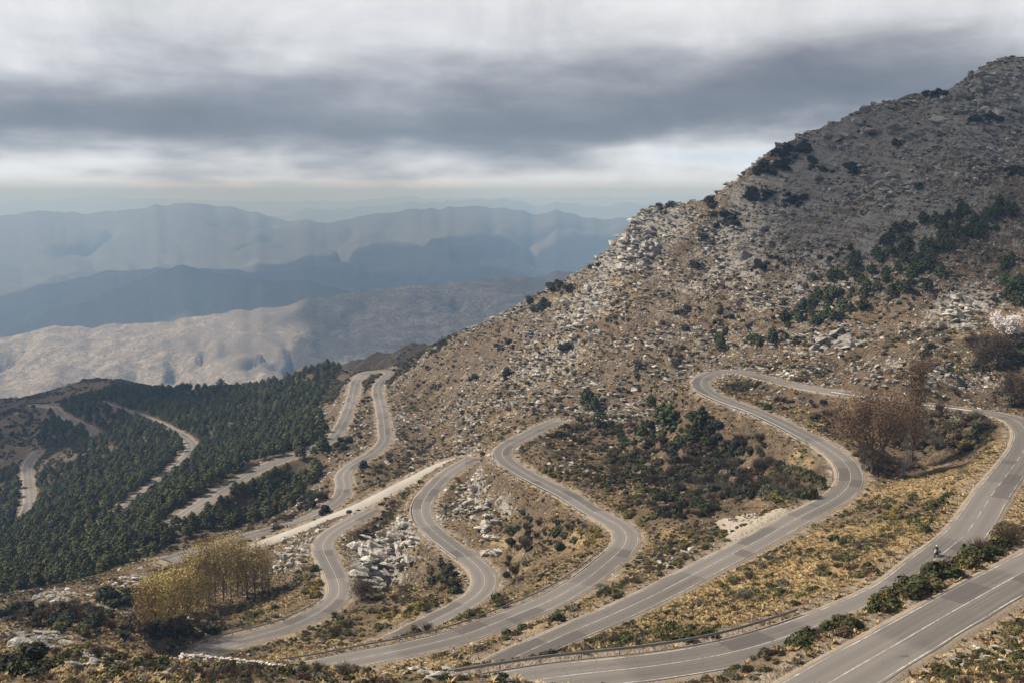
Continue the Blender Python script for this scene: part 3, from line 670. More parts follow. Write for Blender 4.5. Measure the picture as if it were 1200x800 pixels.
def pine_crown_proto(name, mat, seed, n=620):
    """unit-height crown: whorls of boughs, rounded at the top, gaps between"""
    r = np.random.default_rng(seed); L = []
    lv = 6
    for k in range(lv):
        f = k / (lv - 1); z = .24 + .62 * f; rad = (.36 * max(1 - f ** 1.7, 0) ** .6 + .05) * (.85 + .3 * r.random()); nb = [6, 6, 5, 5, 4, 2][k]
        a0 = r.random() * 6.28
        for i in range(nb):
            a = a0 + 6.28 * i / nb + r.normal() * .25; d = rad * (.6 + .35 * r.random()); s = .085 + .06 * r.random() * (1 - .4 * f)
            L.append(((d * math.cos(a), d * math.sin(a), z + r.normal() * .03), (s * 1.35, s * 1.35, s * .85)))
    L.append(((0, 0, .93), (.07, .07, .09))); L.append(((0, 0, .5), (.17, .17, .26)))
    V, Fq = lobed(L, n, .085, r, asp=.55, shell=.5, up=.45, core=.6)
    return mesh_np(name, V, Fq, [mat])
def tube_mesh(segs, sides=5):
    """segs: (a, b, ra, rb) tapered tubes"""
    V = []; Fq = []
    for a, b, ra, rb in segs:
        a = np.asarray(a, float); b = np.asarray(b, float); d = b - a; u = np.cross(d, [.31, .77, .2]); u /= np.linalg.norm(u) + 1e-9; w = np.cross(d, u); w /= np.linalg.norm(w) + 1e-9
        o = len(V)
        for p, rr in ((a, ra), (b, rb)):
            for i in range(sides): q = 6.28318 * i / sides; V.append(p + rr * (u * math.cos(q) + w * math.sin(q)))
        Fq += [(o + i, o + (i + 1) % sides, o + sides + (i + 1) % sides, o + sides + i) for i in range(sides)]
    return np.array(V), np.array(Fq)
def hull_rock(name, mat, seed, n=16, sc=(1, .8, .55)):
    r = np.random.default_rng(seed); bm = bmesh.new(); P = rnd_unit(n, r) * (.75 + .3 * r.random(n))[:, None]
    P = np.sign(P) * np.abs(P) ** .55
    for p in P: bm.verts.new(Vector(p * sc))
    g = bmesh.ops.convex_hull(bm, input=bm.verts)
    bmesh.ops.delete(bm, geom=list({e for e in g['geom_interior'] + g['geom_unused'] if isinstance(e, bmesh.types.BMVert)}), context='VERTS')
    me = bpy.data.meshes.new(name); bm.to_mesh(me); bm.free(); me.materials.append(mat); return me
PROTO = {
 'green': [shrub_proto('shrub', M_GREEN, s) for s in (1, 2, 3)],
 'olive': [shrub_proto('shrub', M_OLIVE, s, size=.17) for s in (4, 5, 6)],
 'brown': [shrub_proto('shrub', M_BROWN, 7, n=520, size=.13, core=.5), shrub_proto('shrub', M_BROWN, 8, n=520, size=.13, core=.5), twig_proto('shrub', M_BROWN, 9)],
 'grey': [shrub_proto('shrub', M_GREY, 10, n=520, size=.13, core=.5), twig_proto('shrub', M_GREY, 11, n=320)],
 'yellow': [shrub_proto('shrub', M_YELLOW, s, size=.16) for s in (12, 13)],
 'juniper': [shrub_proto('shrub', M_JUNI, s, n=380, flat=.9, spread=.5) for s in (14, 15, 16)],
}
PINE_CROWN = [pine_crown_proto('crown', M_PINE, s) for s in (21, 22, 23)] + [pine_crown_proto('crown', M_PINE2, s) for s in (24, 25)]
_v, _f = tube_mesh([((0, 0, -.06), (.01, 0, .3), .03, .022), ((.01, 0, .3), (0, .01, .8), .022, .006)], 6)
PINE_TRUNK = mesh_np('trunk', _v, _f, [M_BARK])
GRASS_P = [tussock_proto('grass', M_GRASS, s) for s in (31, 32, 33)]
STONE_W = [hull_rock('stone', M_ROCKW, s, 14) for s in range(41, 45)]
STONE_G = [hull_rock('stone', M_ROCKG, s, 14) for s in range(45, 49)]
BLOCK_W = [hull_rock('rock_block', M_ROCKW, s, 15, (1.25, .85, .55)) for s in range(51, 57)]
BLOCK_G = [hull_rock('rock_block', M_ROCKG, s, 15, (1.35, .85, .42)) for s in range(57, 63)]

def gn_stuff(name, protos, P, rot, scl, idx, label, cat):
    """uncountable ground cover: one object whose points carry small meshes"""
    me = bpy.data.meshes.new(name); P = np.asarray(P, np.float32); me.vertices.add(len(P)); me.vertices.foreach_set('co', P.ravel())
    for n, t, a, key in (('rot', 'FLOAT_VECTOR', rot, 'vector'), ('scl', 'FLOAT_VECTOR', scl, 'vector'), ('idx', 'INT', idx, 'value')):
        at = me.attributes.new(n, t, 'POINT'); at.data.foreach_set(key, np.asarray(a, np.int32 if t == 'INT' else np.float32).ravel())
    col = bpy.data.collections.new(name + '_pieces')
    for i, pm in enumerate(protos):
        o = bpy.data.objects.new('%s_piece_%02d' % (name, i), pm); col.objects.link(o)
    ng = bpy.data.node_groups.new(name, 'GeometryNodeTree')
    ng.interface.new_socket('Geometry', in_out='INPUT', socket_type='NodeSocketGeometry'); ng.interface.new_socket('Geometry', in_out='OUTPUT', socket_type='NodeSocketGeometry')
    N = ng.nodes; L = ng.links; gi = N.new('NodeGroupInput'); go = N.new('NodeGroupOutput'); ip = N.new('GeometryNodeInstanceOnPoints'); ci = N.new('GeometryNodeCollectionInfo')
    ci.inputs['Collection'].default_value = col; ci.inputs['Separate Children'].default_value = True; ci.inputs['Reset Children'].default_value = True
    def na(n, t):
        a = N.new('GeometryNodeInputNamedAttribute'); a.data_type = t; a.inputs['Name'].default_value = n; return a.outputs[0]
    mp = N.new('GeometryNodeMeshToPoints'); L.new(gi.outputs[0], mp.inputs[0]); L.new(mp.outputs[0], ip.inputs['Points']); L.new(ci.outputs[0], ip.inputs['Instance']); ip.inputs['Pick Instance'].default_value = True
    L.new(na('idx', 'INT'), ip.inputs['Instance Index']); L.new(na('rot', 'FLOAT_VECTOR'), ip.inputs['Rotation']); L.new(na('scl', 'FLOAT_VECTOR'), ip.inputs['Scale'])
    L.new(ip.outputs[0], go.inputs[0])
    o = link(name, me); md = o.modifiers.new('scatter', 'NODES'); md.node_group = ng
    return tag(o, label, cat, kind='stuff')

# ------------------------------------------------------------------ shrubs traced from the photograph: patches (u, v, half-width, half-height, count, kinds, size range in metres, place)
PATCH = [
 (700,508,55,22,34,'brown brown juniper green',(1.3,2.6),'bowl'),(780,540,75,28,64,'brown juniper green brown',(1.4,3.0),'bowl'),(860,560,80,26,70,'brown brown juniper grey',(1.4,3.0),'bowl'),
 (925,572,38,20,26,'green grey olive brown',(1.6,3.2),'bowl'),(795,592,48,18,34,'brown juniper green',(1.3,2.6),'bowl'),(740,560,50,24,30,'brown green juniper',(1.2,2.4),'bowl'),(800,505,45,18,22,'juniper green',(1.6,3.0),'bowl'),(850,525,50,14,20,'juniper brown',(1.5,2.8),'bowl'),(745,600,30,16,14,'brown olive',(1.,2.),'bowl'),(665,548,40,18,18,'brown olive',(1.,2.),'bowl'),
 (612,622,18,26,22,'juniper brown green',(1.2,2.4),'gully'),(650,630,32,18,18,'brown brown green',(1.0,2.0),'gully'),(690,628,14,10,8,'yellow olive green',(1.2,2.2),'gully'),(600,670,28,14,16,'brown green olive',(1.,2.),'gully'),
 (522,678,24,18,18,'juniper green brown',(1.3,2.6),'crag foot'),(527,700,14,8,6,'yellow',(1.2,2.0),'crag foot'),(480,700,50,12,22,'brown olive brown',(.9,1.8),'crag foot'),(430,732,95,16,70,'olive brown green yellow brown',(.8,1.8),'crag foot'),(480,718,50,10,24,'olive yellow brown',(.8,1.6),'crag foot'),(365,690,12,22,12,'yellow olive green',(1.,2.),'crag foot'),
 (555,726,36,8,16,'green green olive',(1.2,2.2),'crag foot'),(590,708,14,7,8,'brown green',(1.2,2.2),'crag foot'),
 (447,599,8,5,12,'olive yellow grey',(.7,1.3),'crag foot'),(456,592,8,5,10,'olive brown grey',(.7,1.4),'crag foot'),
 (905,748,22,10,8,'green olive',(.8,1.5),'lane strip'),(935,752,16,8,6,'green',(.9,1.5),'lane strip'),(985,735,22,9,12,'olive green brown',(.7,1.2),'lane strip'),(1040,708,18,14,16,'green yellow olive',(.9,1.6),'lane strip'),(1068,690,22,13,20,'green green olive',(1.,1.9),'lane strip'),(1098,672,22,12,18,'green brown green',(1.,1.9),'lane strip'),(1135,652,28,14,24,'brown green olive',(1.,1.9),'lane strip'),(1178,632,28,12,24,'green brown olive',(1.,1.9),'lane strip'),(1160,662,20,8,10,'yellow green',(.9,1.6),'lane strip'),
 (1170,702,12,8,5,'green juniper',(1.0,1.6),'near bank'),(1144,714,8,5,3,'olive',(.9,1.3),'near bank'),(1110,738,8,8,3,'green',(.9,1.3),'near bank'),(1185,735,25,18,16,'olive brown',(.6,1.2),'near bank'),(1120,780,60,16,40,'brown olive green',(.4,.9),'near bank'),(1180,775,25,20,20,'olive green',(.5,1.0),'near bank'),(1050,792,40,8,20,'brown olive',(.4,.8),'near bank'),
 (885,690,40,14,24,'olive grey green',(.7,1.5),'golden slope'),(1000,655,65,24,48,'olive grey green brown',(.7,1.6),'golden slope'),(1060,610,36,20,24,'olive green yellow',(.7,1.5),'golden slope'),(790,742,45,8,20,'olive green',(.8,1.5),'golden slope'),(720,752,45,7,18,'green olive grey',(.9,1.6),'golden slope'),(880,655,40,16,16,'grey olive',(.6,1.3),'golden slope'),(930,625,40,10,14,'grey olive',(.6,1.2),'golden slope'),(1100,640,22,10,10,'green olive',(.8,1.4),'golden slope'),(1090,590,30,14,12,'olive green',(.8,1.5),'golden slope'),(940,700,40,12,14,'olive green',(.7,1.3),'golden slope'),
 (60,722,75,12,56,'brown brown juniper',(1.2,2.6),'left hollow'),(145,702,28,9,16,'green juniper',(1.6,3.2),'left hollow'),(120,735,60,12,34,'brown juniper olive',(.9,2.0),'left hollow'),(210,738,50,12,24,'juniper brown',(1.2,2.4),'left hollow'),(300,722,40,10,16,'olive green',(.8,1.6),'left hollow'),
 (30,782,25,12,9,'green juniper',(1.0,2.0),'left foreground'),(45,762,20,6,6,'green',(.9,1.6),'left foreground'),(100,768,45,10,18,'brown olive grey',(.8,1.5),'left foreground'),(150,782,50,12,26,'brown olive green',(.6,1.3),'left foreground'),(260,785,60,8,26,'brown olive',(.6,1.3),'left foreground'),(380,790,50,8,18,'brown olive grey',(.7,1.5),'left foreground'),(470,765,70,8,18,'grey olive brown',(.8,1.5),'left foreground'),
 (720,690,45,14,24,'green grey olive',(.8,1.6),'bank'),(660,720,30,9,12,'grey green',(.9,1.7),'bank'),(790,650,50,18,24,'olive brown',(.7,1.5),'bank'),(830,630,25,10,12,'green olive',(.8,1.6),'bank'),(600,742,40,7,14,'green olive brown',(.8,1.6),'bank'),(765,665,40,12,14,'brown olive',(.7,1.3),'bank'),
 (1085,512,42,16,44,'brown grey brown',(1.4,3.0),'ravine'),(1140,505,28,12,20,'grey green brown',(1.2,2.6),'ravine'),(1040,545,30,14,26,'brown grey brown',(1.3,2.8),'ravine'),(1010,540,20,16,14,'brown',(1.4,2.8),'ravine'),(1105,492,30,8,14,'brown',(1.2,2.4),'ravine'),(1145,520,20,12,12,'green yellow olive',(1.2,2.2),'ravine'),
 (930,480,50,14,24,'brown juniper',(.8,1.8),'wedge'),(980,497,26,12,14,'brown',(.9,1.8),'wedge'),
 (1160,418,26,18,26,'brown brown grey',(2.0,4.0),'upper thicket'),(1188,460,14,16,14,'grey brown',(2.0,4.0),'upper thicket'),(1190,410,10,12,8,'green juniper',(1.6,3.0),'upper thicket'),(1085,415,8,6,3,'juniper',(1.6,2.6),'upper thicket'),(1140,400,10,8,5,'brown',(1.6,2.8),'upper thicket'),
 (905,195,22,14,14,'juniper',(3.,5.),'ridge'),(930,180,18,10,10,'juniper',(3.,5.),'ridge'),(888,232,14,8,7,'juniper',(3.,5.2),'ridge'),(930,240,12,10,6,'juniper',(3.,5.),'ridge'),(850,262,12,12,7,'juniper',(3.,5.),'ridge'),(835,245,8,10,5,'juniper',(2.6,4.2),'ridge'),(985,202,24,5,6,'juniper',(2.,4.),'ridge'),(1155,145,22,5,6,'juniper',(3.,4.6),'ridge'),(1095,112,14,6,6,'juniper',(3.,5.),'ridge'),(780,244,12,4,4,'juniper',(2.5,4.),'ridge'),(1048,175,5,3,1,'juniper',(3.,3.6),'ridge'),(1078,224,5,3,1,'juniper',(3.,3.8),'ridge'),(1185,205,16,5,4,'juniper',(2.,4.),'ridge'),(955,195,10,8,4,'juniper',(2.,4.),'ridge'),(1015,155,10,8,3,'juniper',(2.,4.),'ridge'),
 (663,410,5,4,1,'juniper',(4.2,4.8),'ridge'),(815,312,5,4,1,'juniper',(3.4,4.),'ridge'),(830,285,8,6,3,'juniper',(2.6,4.),'ridge'),(890,315,12,6,4,'juniper',(2.4,3.6),'ridge'),(655,340,14,8,5,'juniper',(2.2,4.),'ridge'),(630,360,16,8,6,'juniper',(2.2,4.),'ridge'),(700,310,14,6,4,'juniper',(1.8,3.),'ridge'),(592,440,5,5,2,'juniper',(2.8,4.),'ridge'),(595,400,30,14,8,'juniper brown',(1.6,3.),'ridge'),(553,443,6,4,2,'juniper',(2.5,3.4),'ridge'),
 (820,380,50,20,26,'brown juniper',(1.3,2.6),'mid slope'),(800,420,20,14,14,'brown brown',(1.6,3.2),'mid slope'),(745,435,16,10,9,'brown juniper',(1.4,2.6),'mid slope'),(720,380,60,30,30,'brown olive juniper',(1.0,2.0),'mid slope'),(880,340,60,30,30,'brown olive juniper',(1.0,2.2),'mid slope'),(640,450,50,40,30,'olive brown juniper',(.9,1.9),'mid slope'),(560,480,50,40,36,'olive brown juniper',(.9,2.0),'mid slope'),(500,440,40,20,20,'juniper brown',(1.2,2.2),'mid slope'),(960,310,60,20,20,'brown juniper',(1.2,2.4),'mid slope'),(600,490,60,16,24,'olive brown',(.9,1.8),'mid slope'),(560,520,50,10,16,'olive yellow brown',(.9,1.8),'mid slope'),(470,560,36,24,30,'brown juniper olive',(1.1,2.4),'mid slope'),(500,540,30,12,12,'brown',(1.1,2.),'mid slope'),(1060,400,60,30,24,'brown olive',(.9,1.8),'mid slope'),
 (340,590,40,20,40,'juniper green brown',(1.6,3.2),'pine edge'),(300,612,60,10,34,'brown brown olive',(1.5,2.8),'pine edge'),(370,580,24,24,26,'juniper brown',(1.4,2.8),'pine edge'),(230,640,70,10,34,'brown olive brown',(1.4,2.8),'pine edge'),(420,545,12,6,5,'juniper green',(2.,3.2),'pine edge'),(400,520,12,8,6,'juniper',(2.4,3.6),'pine edge'),(430,470,8,14,6,'juniper brown',(1.6,2.8),'pine edge'),(40,510,45,16,40,'brown brown juniper',(2.,3.4),'pine edge'),(30,490,40,10,20,'brown',(2.,3.4),'pine edge'),
]
PLACE = {'bowl': 'in the dark thicket below the upper hairpin', 'gully': 'in the gully under the second bend', 'crag foot': 'below the white crag between the lower bends', 'lane strip': 'on the strip between the two nearest lanes', 'near bank': 'on the stony bank right of the nearest lane', 'golden slope': 'on the golden grass slope above the guardrail', 'left hollow': 'in the hollow by the yellow poplars', 'left foreground': 'among the boulders of the left foreground', 'bank': 'on the bank below the gravel lay-by', 'ravine': 'in the ravine by the bare trees', 'wedge': 'on the bank between the arms of the upper hairpin', 'upper thicket': 'in the thicket by the white blossoming tree', 'ridge': 'dotting the rocky mountain ridge', 'mid slope': 'on the stony mountainside', 'pine edge': 'at the edge of the pine plantation'}
LOOK = {'green': 'dark green leafy shrub', 'olive': 'olive green low shrub', 'brown': 'brown leafless scrub bush', 'grey': 'grey green twiggy bush', 'yellow': 'yellow flowering gorse bush', 'juniper': 'blackish green rounded juniper bush'}
r3 = np.random.default_rng(77); SH = []
for (u, v, ru, rv, n, kinds, (s0, s1), place) in PATCH:
    ks = kinds.split()
    if place in ('bowl', 'ravine', 'lane strip', 'left hollow'): n = int(n * (2.2 if place == 'bowl' else 1.5)); s0 *= .95; s1 *= .92 if place == 'bowl' else 1.1
    if place == 'ridge' and n > 2: n = int(n * 1.7); s0 *= .6
    for i in range(n):
        a = r3.random() * 6.283; d = r3.random() ** .5; p = hit(u + ru * d * math.cos(a), v + rv * d * math.sin(a))
        if p is None: continue
        if float(road_d(p[:1], p[1:2])[0]) < 5.0: continue
        s = s0 + (s1 - s0) * r3.random() ** 1.3; SH.append((s / p[1], p, s, ks[r3.integers(len(ks))], place))
SH.sort(key=lambda q: -q[0])
REST = []; RNG = {}
for q in SH[:300]: a_ = RNG.get(q[4], (9, 0)); RNG[q[4]] = (min(a_[0], q[2]), max(a_[1], q[2]))
for n, (_, p, s, k, place) in enumerate(SH):
    pr = PROTO[k]; i = int(r3.integers(len(pr))); sc = (s * (.85 + .3 * r3.random()), s * (.85 + .3 * r3.random()), s * (.75 + .4 * r3.random()))
    if n < 300:
        o = link('shrub', pr[i], loc=(p[0], p[1], p[2] - .08), rz=r3.random() * 6.28, sc=sc)
        sz = 'small ' if s < .33 * sum(RNG[place]) + .33 * RNG[place][0] else 'big ' if s > .7 * RNG[place][1] else ''
        tag(o, sz + LOOK[k] + ' ' + PLACE[place], 'shrub', sz + LOOK[k] + ('es ' if LOOK[k].endswith('bush') else 's ') + PLACE[place])
    else: REST.append((p - [0, 0, .08], sc, k, i))
KINDS = list(PROTO); OFF = {}; ALLP = []
for k in KINDS: OFF[k] = len(ALLP); ALLP += PROTO[k]
# low scrub: dwarf bushes strewn over the whole slope
def scatter(n, dens, y0=48, y1=760, power=1.0, seed=5):
    """points over the slope in plan, thinning with distance; dens gives 0..1"""
    r = np.random.default_rng(seed); m = n * 6
    e = 2 - power                                           # area grows with y, density with y**-power
    y = (y0 ** e + (y1 ** e - y0 ** e) * r.random(m)) ** (1 / e); x = (r.random(m) * 2 - 1) * (30 + .56 * y)
    ok = (r.random(m) < dens(x, y)) & (road_d(x, y) > 3.7) & (x > PX0) & (x < 450)
    x, y = x[ok][:n], y[ok][:n]; return np.stack([x, y, hza(x, y)], 1)
def d_scrub(x, y):
    return np.clip(.42 + 1.7 * fbm(x / 15, y / 15, 4, 60), 0.04, 1) * (1 - forest_mask(x, y)) * (1 - .75 * in_poly(x, y, LAYBY)) * (1 - .55 * (1 - smooth(-40, 0, x)) * (1 - smooth(215, 240, y))) * smooth(4.0, 8, road_d(x, y))
SP = np.vstack([scatter(30000, d_scrub, y1=760, power=.3, seed=6), scatter(34000, d_scrub, y1=340, power=.9, seed=61), scatter(9000, lambda x, y: d_scrub(x, y) * (x < -40), y0=640, y1=1110, power=.3, seed=62)]); n = len(SP)
kk = r3.choice(['olive', 'brown', 'brown', 'juniper', 'grey', 'green'], n); far_b = SP[:, 1] > 330
ii = np.array([OFF[k] + r3.integers(len(PROTO[k])) for k in kk]); ss = .2 + .62 * r3.random(n) ** 2.2 + .95 * far_b * r3.random(n) ** 1.6 + .8 * (SP[:, 1] > 640)
P_ = np.vstack([SP - [0, 0, .05]] + [np.array([q[0] for q in REST])]); S_ = np.vstack([np.stack([ss, ss, ss * .8], 1), np.array([q[1] for q in REST])]); I_ = np.r_[ii, [OFF[q[2]] + q[3] for q in REST]]
R_ = np.zeros_like(P_); R_[:, 2] = r3.random(len(P_)) * 6.28
gn_stuff('scrub', ALLP, P_, R_, S_, I_, 'low dry scrub scattered over the mountain slopes', 'scrub')
# dry grass
def d_grass(x, y):
    return np.clip(.12 + 1.0 * gold_mask(x, y) + .55 * fbm(x / 18, y / 18, 3, 66), 0.03, 1) * (1 - forest_mask(x, y)) * (1 - .9 * in_poly(x, y, LAYBY))
GP = scatter(70000, d_grass, y1=640, power=1.0, seed=8); n = len(GP); s = .35 + .55 * r3.random(n) + .3 * (GP[:, 1] > 260)
R_ = np.zeros_like(GP); R_[:, 2] = r3.random(n) * 6.28; R_[:, :2] = r3.normal(size=(n, 2)) * .15
gn_stuff('dry_grass', GRASS_P, GP - [0, 0, .03], R_, np.stack([s * 1.2, s * 1.2, s], 1), r3.integers(3, size=n), 'golden dry grass tussocks covering the slopes', 'grass')
# loose stones
def d_stone(x, y):
    hill = smooth(330, 480, y + .6 * x) * smooth(-60, 60, x + .25 * (y - 380))
    return np.clip(.10 + 1.1 * rock_mask(x, y) + .8 * fbm(x / 20, y / 20, 4, 70) + .22 * hill, 0.04, 1) * (1 - .8 * forest_mask(x, y))
KP = scatter(46000, d_stone, y1=700, power=.35, seed=9); n = len(KP); s = .10 + .38 * r3.random(n) ** 3 + (KP[:, 1] > 300) * .75 * r3.random(n) ** 2.2
R_ = r3.normal(size=(n, 3)) * .35; R_[:, 2] = r3.random(n) * 6.28
hi = smooth(-150, 10, KP[:, 2]) > r3.random(n) * .9
gn_stuff('loose_stones', STONE_W + STONE_G, KP + [0, 0, .04], R_, np.stack([s * 1.2, s, s], 1), r3.integers(4, size=n) + 4 * hi, 'loose pale stones strewn over the slopes', 'stones')

# scree: larger slabs lying along the strata of the mountain face
def d_scree(x, y):
    hill = smooth(330, 480, y + .6 * x) * smooth(-60, 60, x + .25 * (y - 380))
    return hill * np.clip(.02 + 2.4 * fbm(x / 30 + .5 * y / 30, y / 46, 4, 120) + .9 * rock_mask(x, y), .01, 1)
CP = scatter(11000, d_scree, y0=330, y1=680, power=0., seed=19); n = len(CP); s = .45 + 1.5 * r3.random(n) ** 2.6
R_ = np.stack([r3.normal(size=n) * .15, .28 + r3.normal(size=n) * .15, .4 + r3.normal(size=n) * .5], 1)
gn_stuff('scree', BLOCK_W + BLOCK_G, CP - [0, 0, .05], R_, np.stack([s * 1.3, s, s * .75], 1), r3.integers(6, size=n) + 6 * (r3.random(n) < .62), 'broken slabs of scree on the mountain face', 'scree')

# ------------------------------------------------------------------ pines
PINES = []
def d_forest(x, y): return forest_mask(x, y) * (road_d(x, y) > 6.5)
r4 = np.random.default_rng(12)
cell = {}
fx = r4.uniform(-520, 40, 42000); fy = r4.uniform(300, 1010, 42000); ok = d_forest(fx, fy) > 0
for x, y in zip(fx[ok], fy[ok]):
    fcl = float(fbm(np.array([x / 55]), np.array([y / 55]), 3, 93)[0])
    if fcl > .22 + .3 * r4.random(): continue
    gap = 3.5 + 2.2 * smooth(.1, .5, float(fbm(np.array([x / 40]), np.array([y / 40]), 2, 90)[0])); gi, gj = int(x // 7), int(y // 7)
    if any((x - a) ** 2 + (y - b) ** 2 < gap * gap for i in (-1, 0, 1) for j in (-1, 0, 1) for a, b in cell.get((gi + i, gj + j), ())): continue
    cell.setdefault((gi, gj), []).append((x, y)); PINES.append((x, y, 4.6 + 3.2 * r4.random(), 'plantation'))
PPATCH = [(1080,290,50,18,20),(1135,266,42,14,16),(1000,340,60,26,24),(960,372,40,14,12),(1186,340,14,34,12),(925,388,14,20,7),(1050,325,60,24,24),(890,402,12,8,4),(845,405,8,6,2),(1110,275,50,18,14),(1175,255,24,12,8),(1030,310,60,20,10),(980,360,50,16,10)]
for u, v, ru, rv, n in PPATCH:
    for i in range(n):
        a = r4.random() * 6.28; d = r4.random() ** .5; p = hit(u + ru * d * math.cos(a), v + rv * d * math.sin(a))
        if p is not None and float(road_d(p[:1], p[1:2])[0]) > 6: PINES.append((p[0], p[1], 3.4 + 3.0 * r4.random(), 'mountainside'))
for u, v, h in ((688,478,9),(697,482,7),(763,478,6),(776,498,8),(785,505,9),(822,505,8),(812,519,6),(753,512,6),(700,500,6),(905,405,8),(845,412,7)):
    p = hit(u, v)
    if p is not None: PINES.append((p[0], p[1], h, 'hairpin'))
PINES = [(x, y, h, z, float(hz(x, y))) for x, y, h, z in PINES]
PINES.sort(key=lambda q: -q[2] / q[1] - (10 if q[3] != 'plantation' else 0))
PWH = {'mountainside': 'in the grove on the stony mountainside', 'hairpin': 'standing in the thicket below the upper hairpin'}
def near_what(x, y):
    best = min(((float(np.min(np.hypot(LINES[k][:, 0] - x, LINES[k][:, 1] - y))), k) for k in 'FGHI'))
    if best[0] > 16: return 'deep in the valley plantation'
    return {'F': 'beside the road skirting the valley plantation', 'G': 'beside the road curving through the plantation', 'H': 'beside the highest road beyond the plantation', 'I': 'beside the lowest road of the valley'}[best[1]]
PL = {'plantation': ('dense dark pine tree of the valley plantation', 'pines of the valley plantation'), 'mountainside': ('dark pine tree in the grove on the stony mountainside', 'pines on the mountainside'), 'hairpin': ('lone dark pine standing by the upper hairpin bowl', 'pines by the upper hairpin')}
restp = []
for n, (x, y, h, z, g) in enumerate(PINES):
    i = int(r4.integers(5)) if z == 'plantation' else int(r4.integers(3))
    if z == 'plantation' and y < 470 and r4.random() < .6: i = 3 + int(r4.integers(2))
    wd = h * ((.85 if z != 'hairpin' else .66) + .3 * r4.random())
    if n < 300:
        e = empty('pine_tree', (x, y, g), r4.random() * 6.28); e.scale = (wd, wd, h); kn = ('tall ' if h > 6.6 else 'short ' if h < 5.2 else '') + ('light green ' if i > 2 else 'dark ') + ('broad ' if wd > h else 'narrow '); wh = near_what(x, y) if z == 'plantation' else PWH[z]
        tag(e, kn + 'pine ' + wh, 'pine tree', kn + 'pines ' + wh)
        link('crown', PINE_CROWN[i], e); link('trunk', PINE_TRUNK, e)
    else: restp.append((x, y, g, wd, h, i))
restp = np.array(restp); print('pines', len(PINES), 'shrubs', len(SH), 'scrub', len(SP), 'grass', len(GP), 'stones', len(KP))
R_ = np.zeros((len(restp), 3)); R_[:, 2] = r4.random(len(restp)) * 6.28
gn_stuff('pine_forest', PINE_CROWN, restp[:, :3], R_, restp[:, [3, 3, 4]], restp[:, 5].astype(int), 'pine forest covering the far side of the valley', 'forest')
# ------------------------------------------------------------------ rock outcrops
r5 = np.random.default_rng(21)
def outcrop(label, group, u, v, ru, rv, n, s0, s1, blocks, dip=(0, .28), az=.4):
    c = hit(u, v)
    if c is None: return
    e = empty('rock_outcrop', c); tag(e, label, 'rock outcrop', group)
    for i in range(n):
        a = r5.random() * 6.28; d = r5.random() ** .6; p = hit(u + ru * d * math.cos(a), v + rv * d * math.sin(a))
        if p is None or abs(p[1] - c[1]) > 70 or float(road_d(p[:1], p[1:2])[0]) < 5.2: continue
        s = 1.12 * (s0 + (s1 - s0) * r5.random() ** 1.8)
        o = link('rock_block', blocks[int(r5.integers(len(blocks)))], e, p - c - [0, 0, s * .06])
        o.rotation_euler = (dip[0] + r5.normal() * .12, dip[1] + r5.normal() * .12, az + r5.normal() * .3); o.scale = [s * (.8 + .5 * r5.random()), s * (.7 + .5 * r5.random()), s * (.7 + .5 * r5.random())]
for a in (
 ('pale layered cliff breaking the crest of the mountain ridge', None, 746, 288, 26, 34, 110, .9, 3.6, BLOCK_W + BLOCK_G),
 ('pale scree and broken ledges on the spur under the ridge cliff', None, 682, 378, 24, 40, 90, .7, 2.8, BLOCK_W),
 ('white limestone crag above the inside of the lowest bend', None, 440, 655, 24, 34, 80, .7, 2.8, BLOCK_W),
 ('broken white rock face between the two lower bends', None, 472, 640, 26, 34, 60, .6, 2.2, BLOCK_W),
 ('white rubble crag beside the tall poplars', None, 346, 650, 14, 22, 50, .6, 2.0, BLOCK_W),
 ('pale rock ledges under the second bend', None, 555, 585, 22, 24, 46, .5, 1.8, BLOCK_W),
 ('pale rock rib inside the second bend', None, 578, 625, 14, 28, 36, .5, 2.0, BLOCK_W),
 ('grey tilted slabs above the upper hairpin road', None, 972, 402, 22, 13, 34, 1.2, 3.8, BLOCK_G, (-.35, .2), .9),
 ('pale stacked rock knob below the mountainside pines', None, 1128, 368, 20, 20, 44, .9, 2.8, BLOCK_W),
 ('grey cracked boulders on the left foreground slope', None, 45, 752, 36, 12, 70, .3, 1.5, BLOCK_G + BLOCK_W),
 ('pale boulders by the dry grass of the left foreground', None, 110, 775, 22, 10, 46, .25, 1.1, BLOCK_G + BLOCK_W),
 ('white rock crest between the pines and the hollow', None, 75, 702, 34, 12, 90, .35, 1.5, BLOCK_W + BLOCK_G),
 ('white stony crest beside the poplar grove', None, 180, 682, 46, 10, 80, .35, 1.4, BLOCK_W + BLOCK_G),
 ('low broken rocks along the road cut above the upper hairpin', None, 1060, 448, 60, 9, 50, .5, 1.7, BLOCK_G),
 ('dark grey jagged crags along the mountain skyline', None, 1000, 150, 120, 26, 70, 1.2, 4.2, BLOCK_G),
 ('grey slanting ledges under the mountain summit', None, 1150, 112, 50, 26, 60, 1.2, 4.6, BLOCK_G),
 ('grey ledges across the middle of the mountain face', None, 1040, 220, 110, 30, 70, 1.0, 3.4, BLOCK_G),
 ('rocky ledges below the dark junipers of the ridge', None, 880, 275, 70, 36, 60, 1.0, 3.2, BLOCK_G),
 ('pale stones on the bank below the gravel lay-by', None, 800, 655, 36, 14, 26, .4, 1.2, BLOCK_W),
 ('pale scattered stones on the nearest bank', None, 1150, 760, 46, 26, 40, .2, .8, BLOCK_W),
 ('pale stones in the bank below the near guardrail', None, 500, 790, 60, 8, 26, .3, 1.1, BLOCK_W)): outcrop(*a)

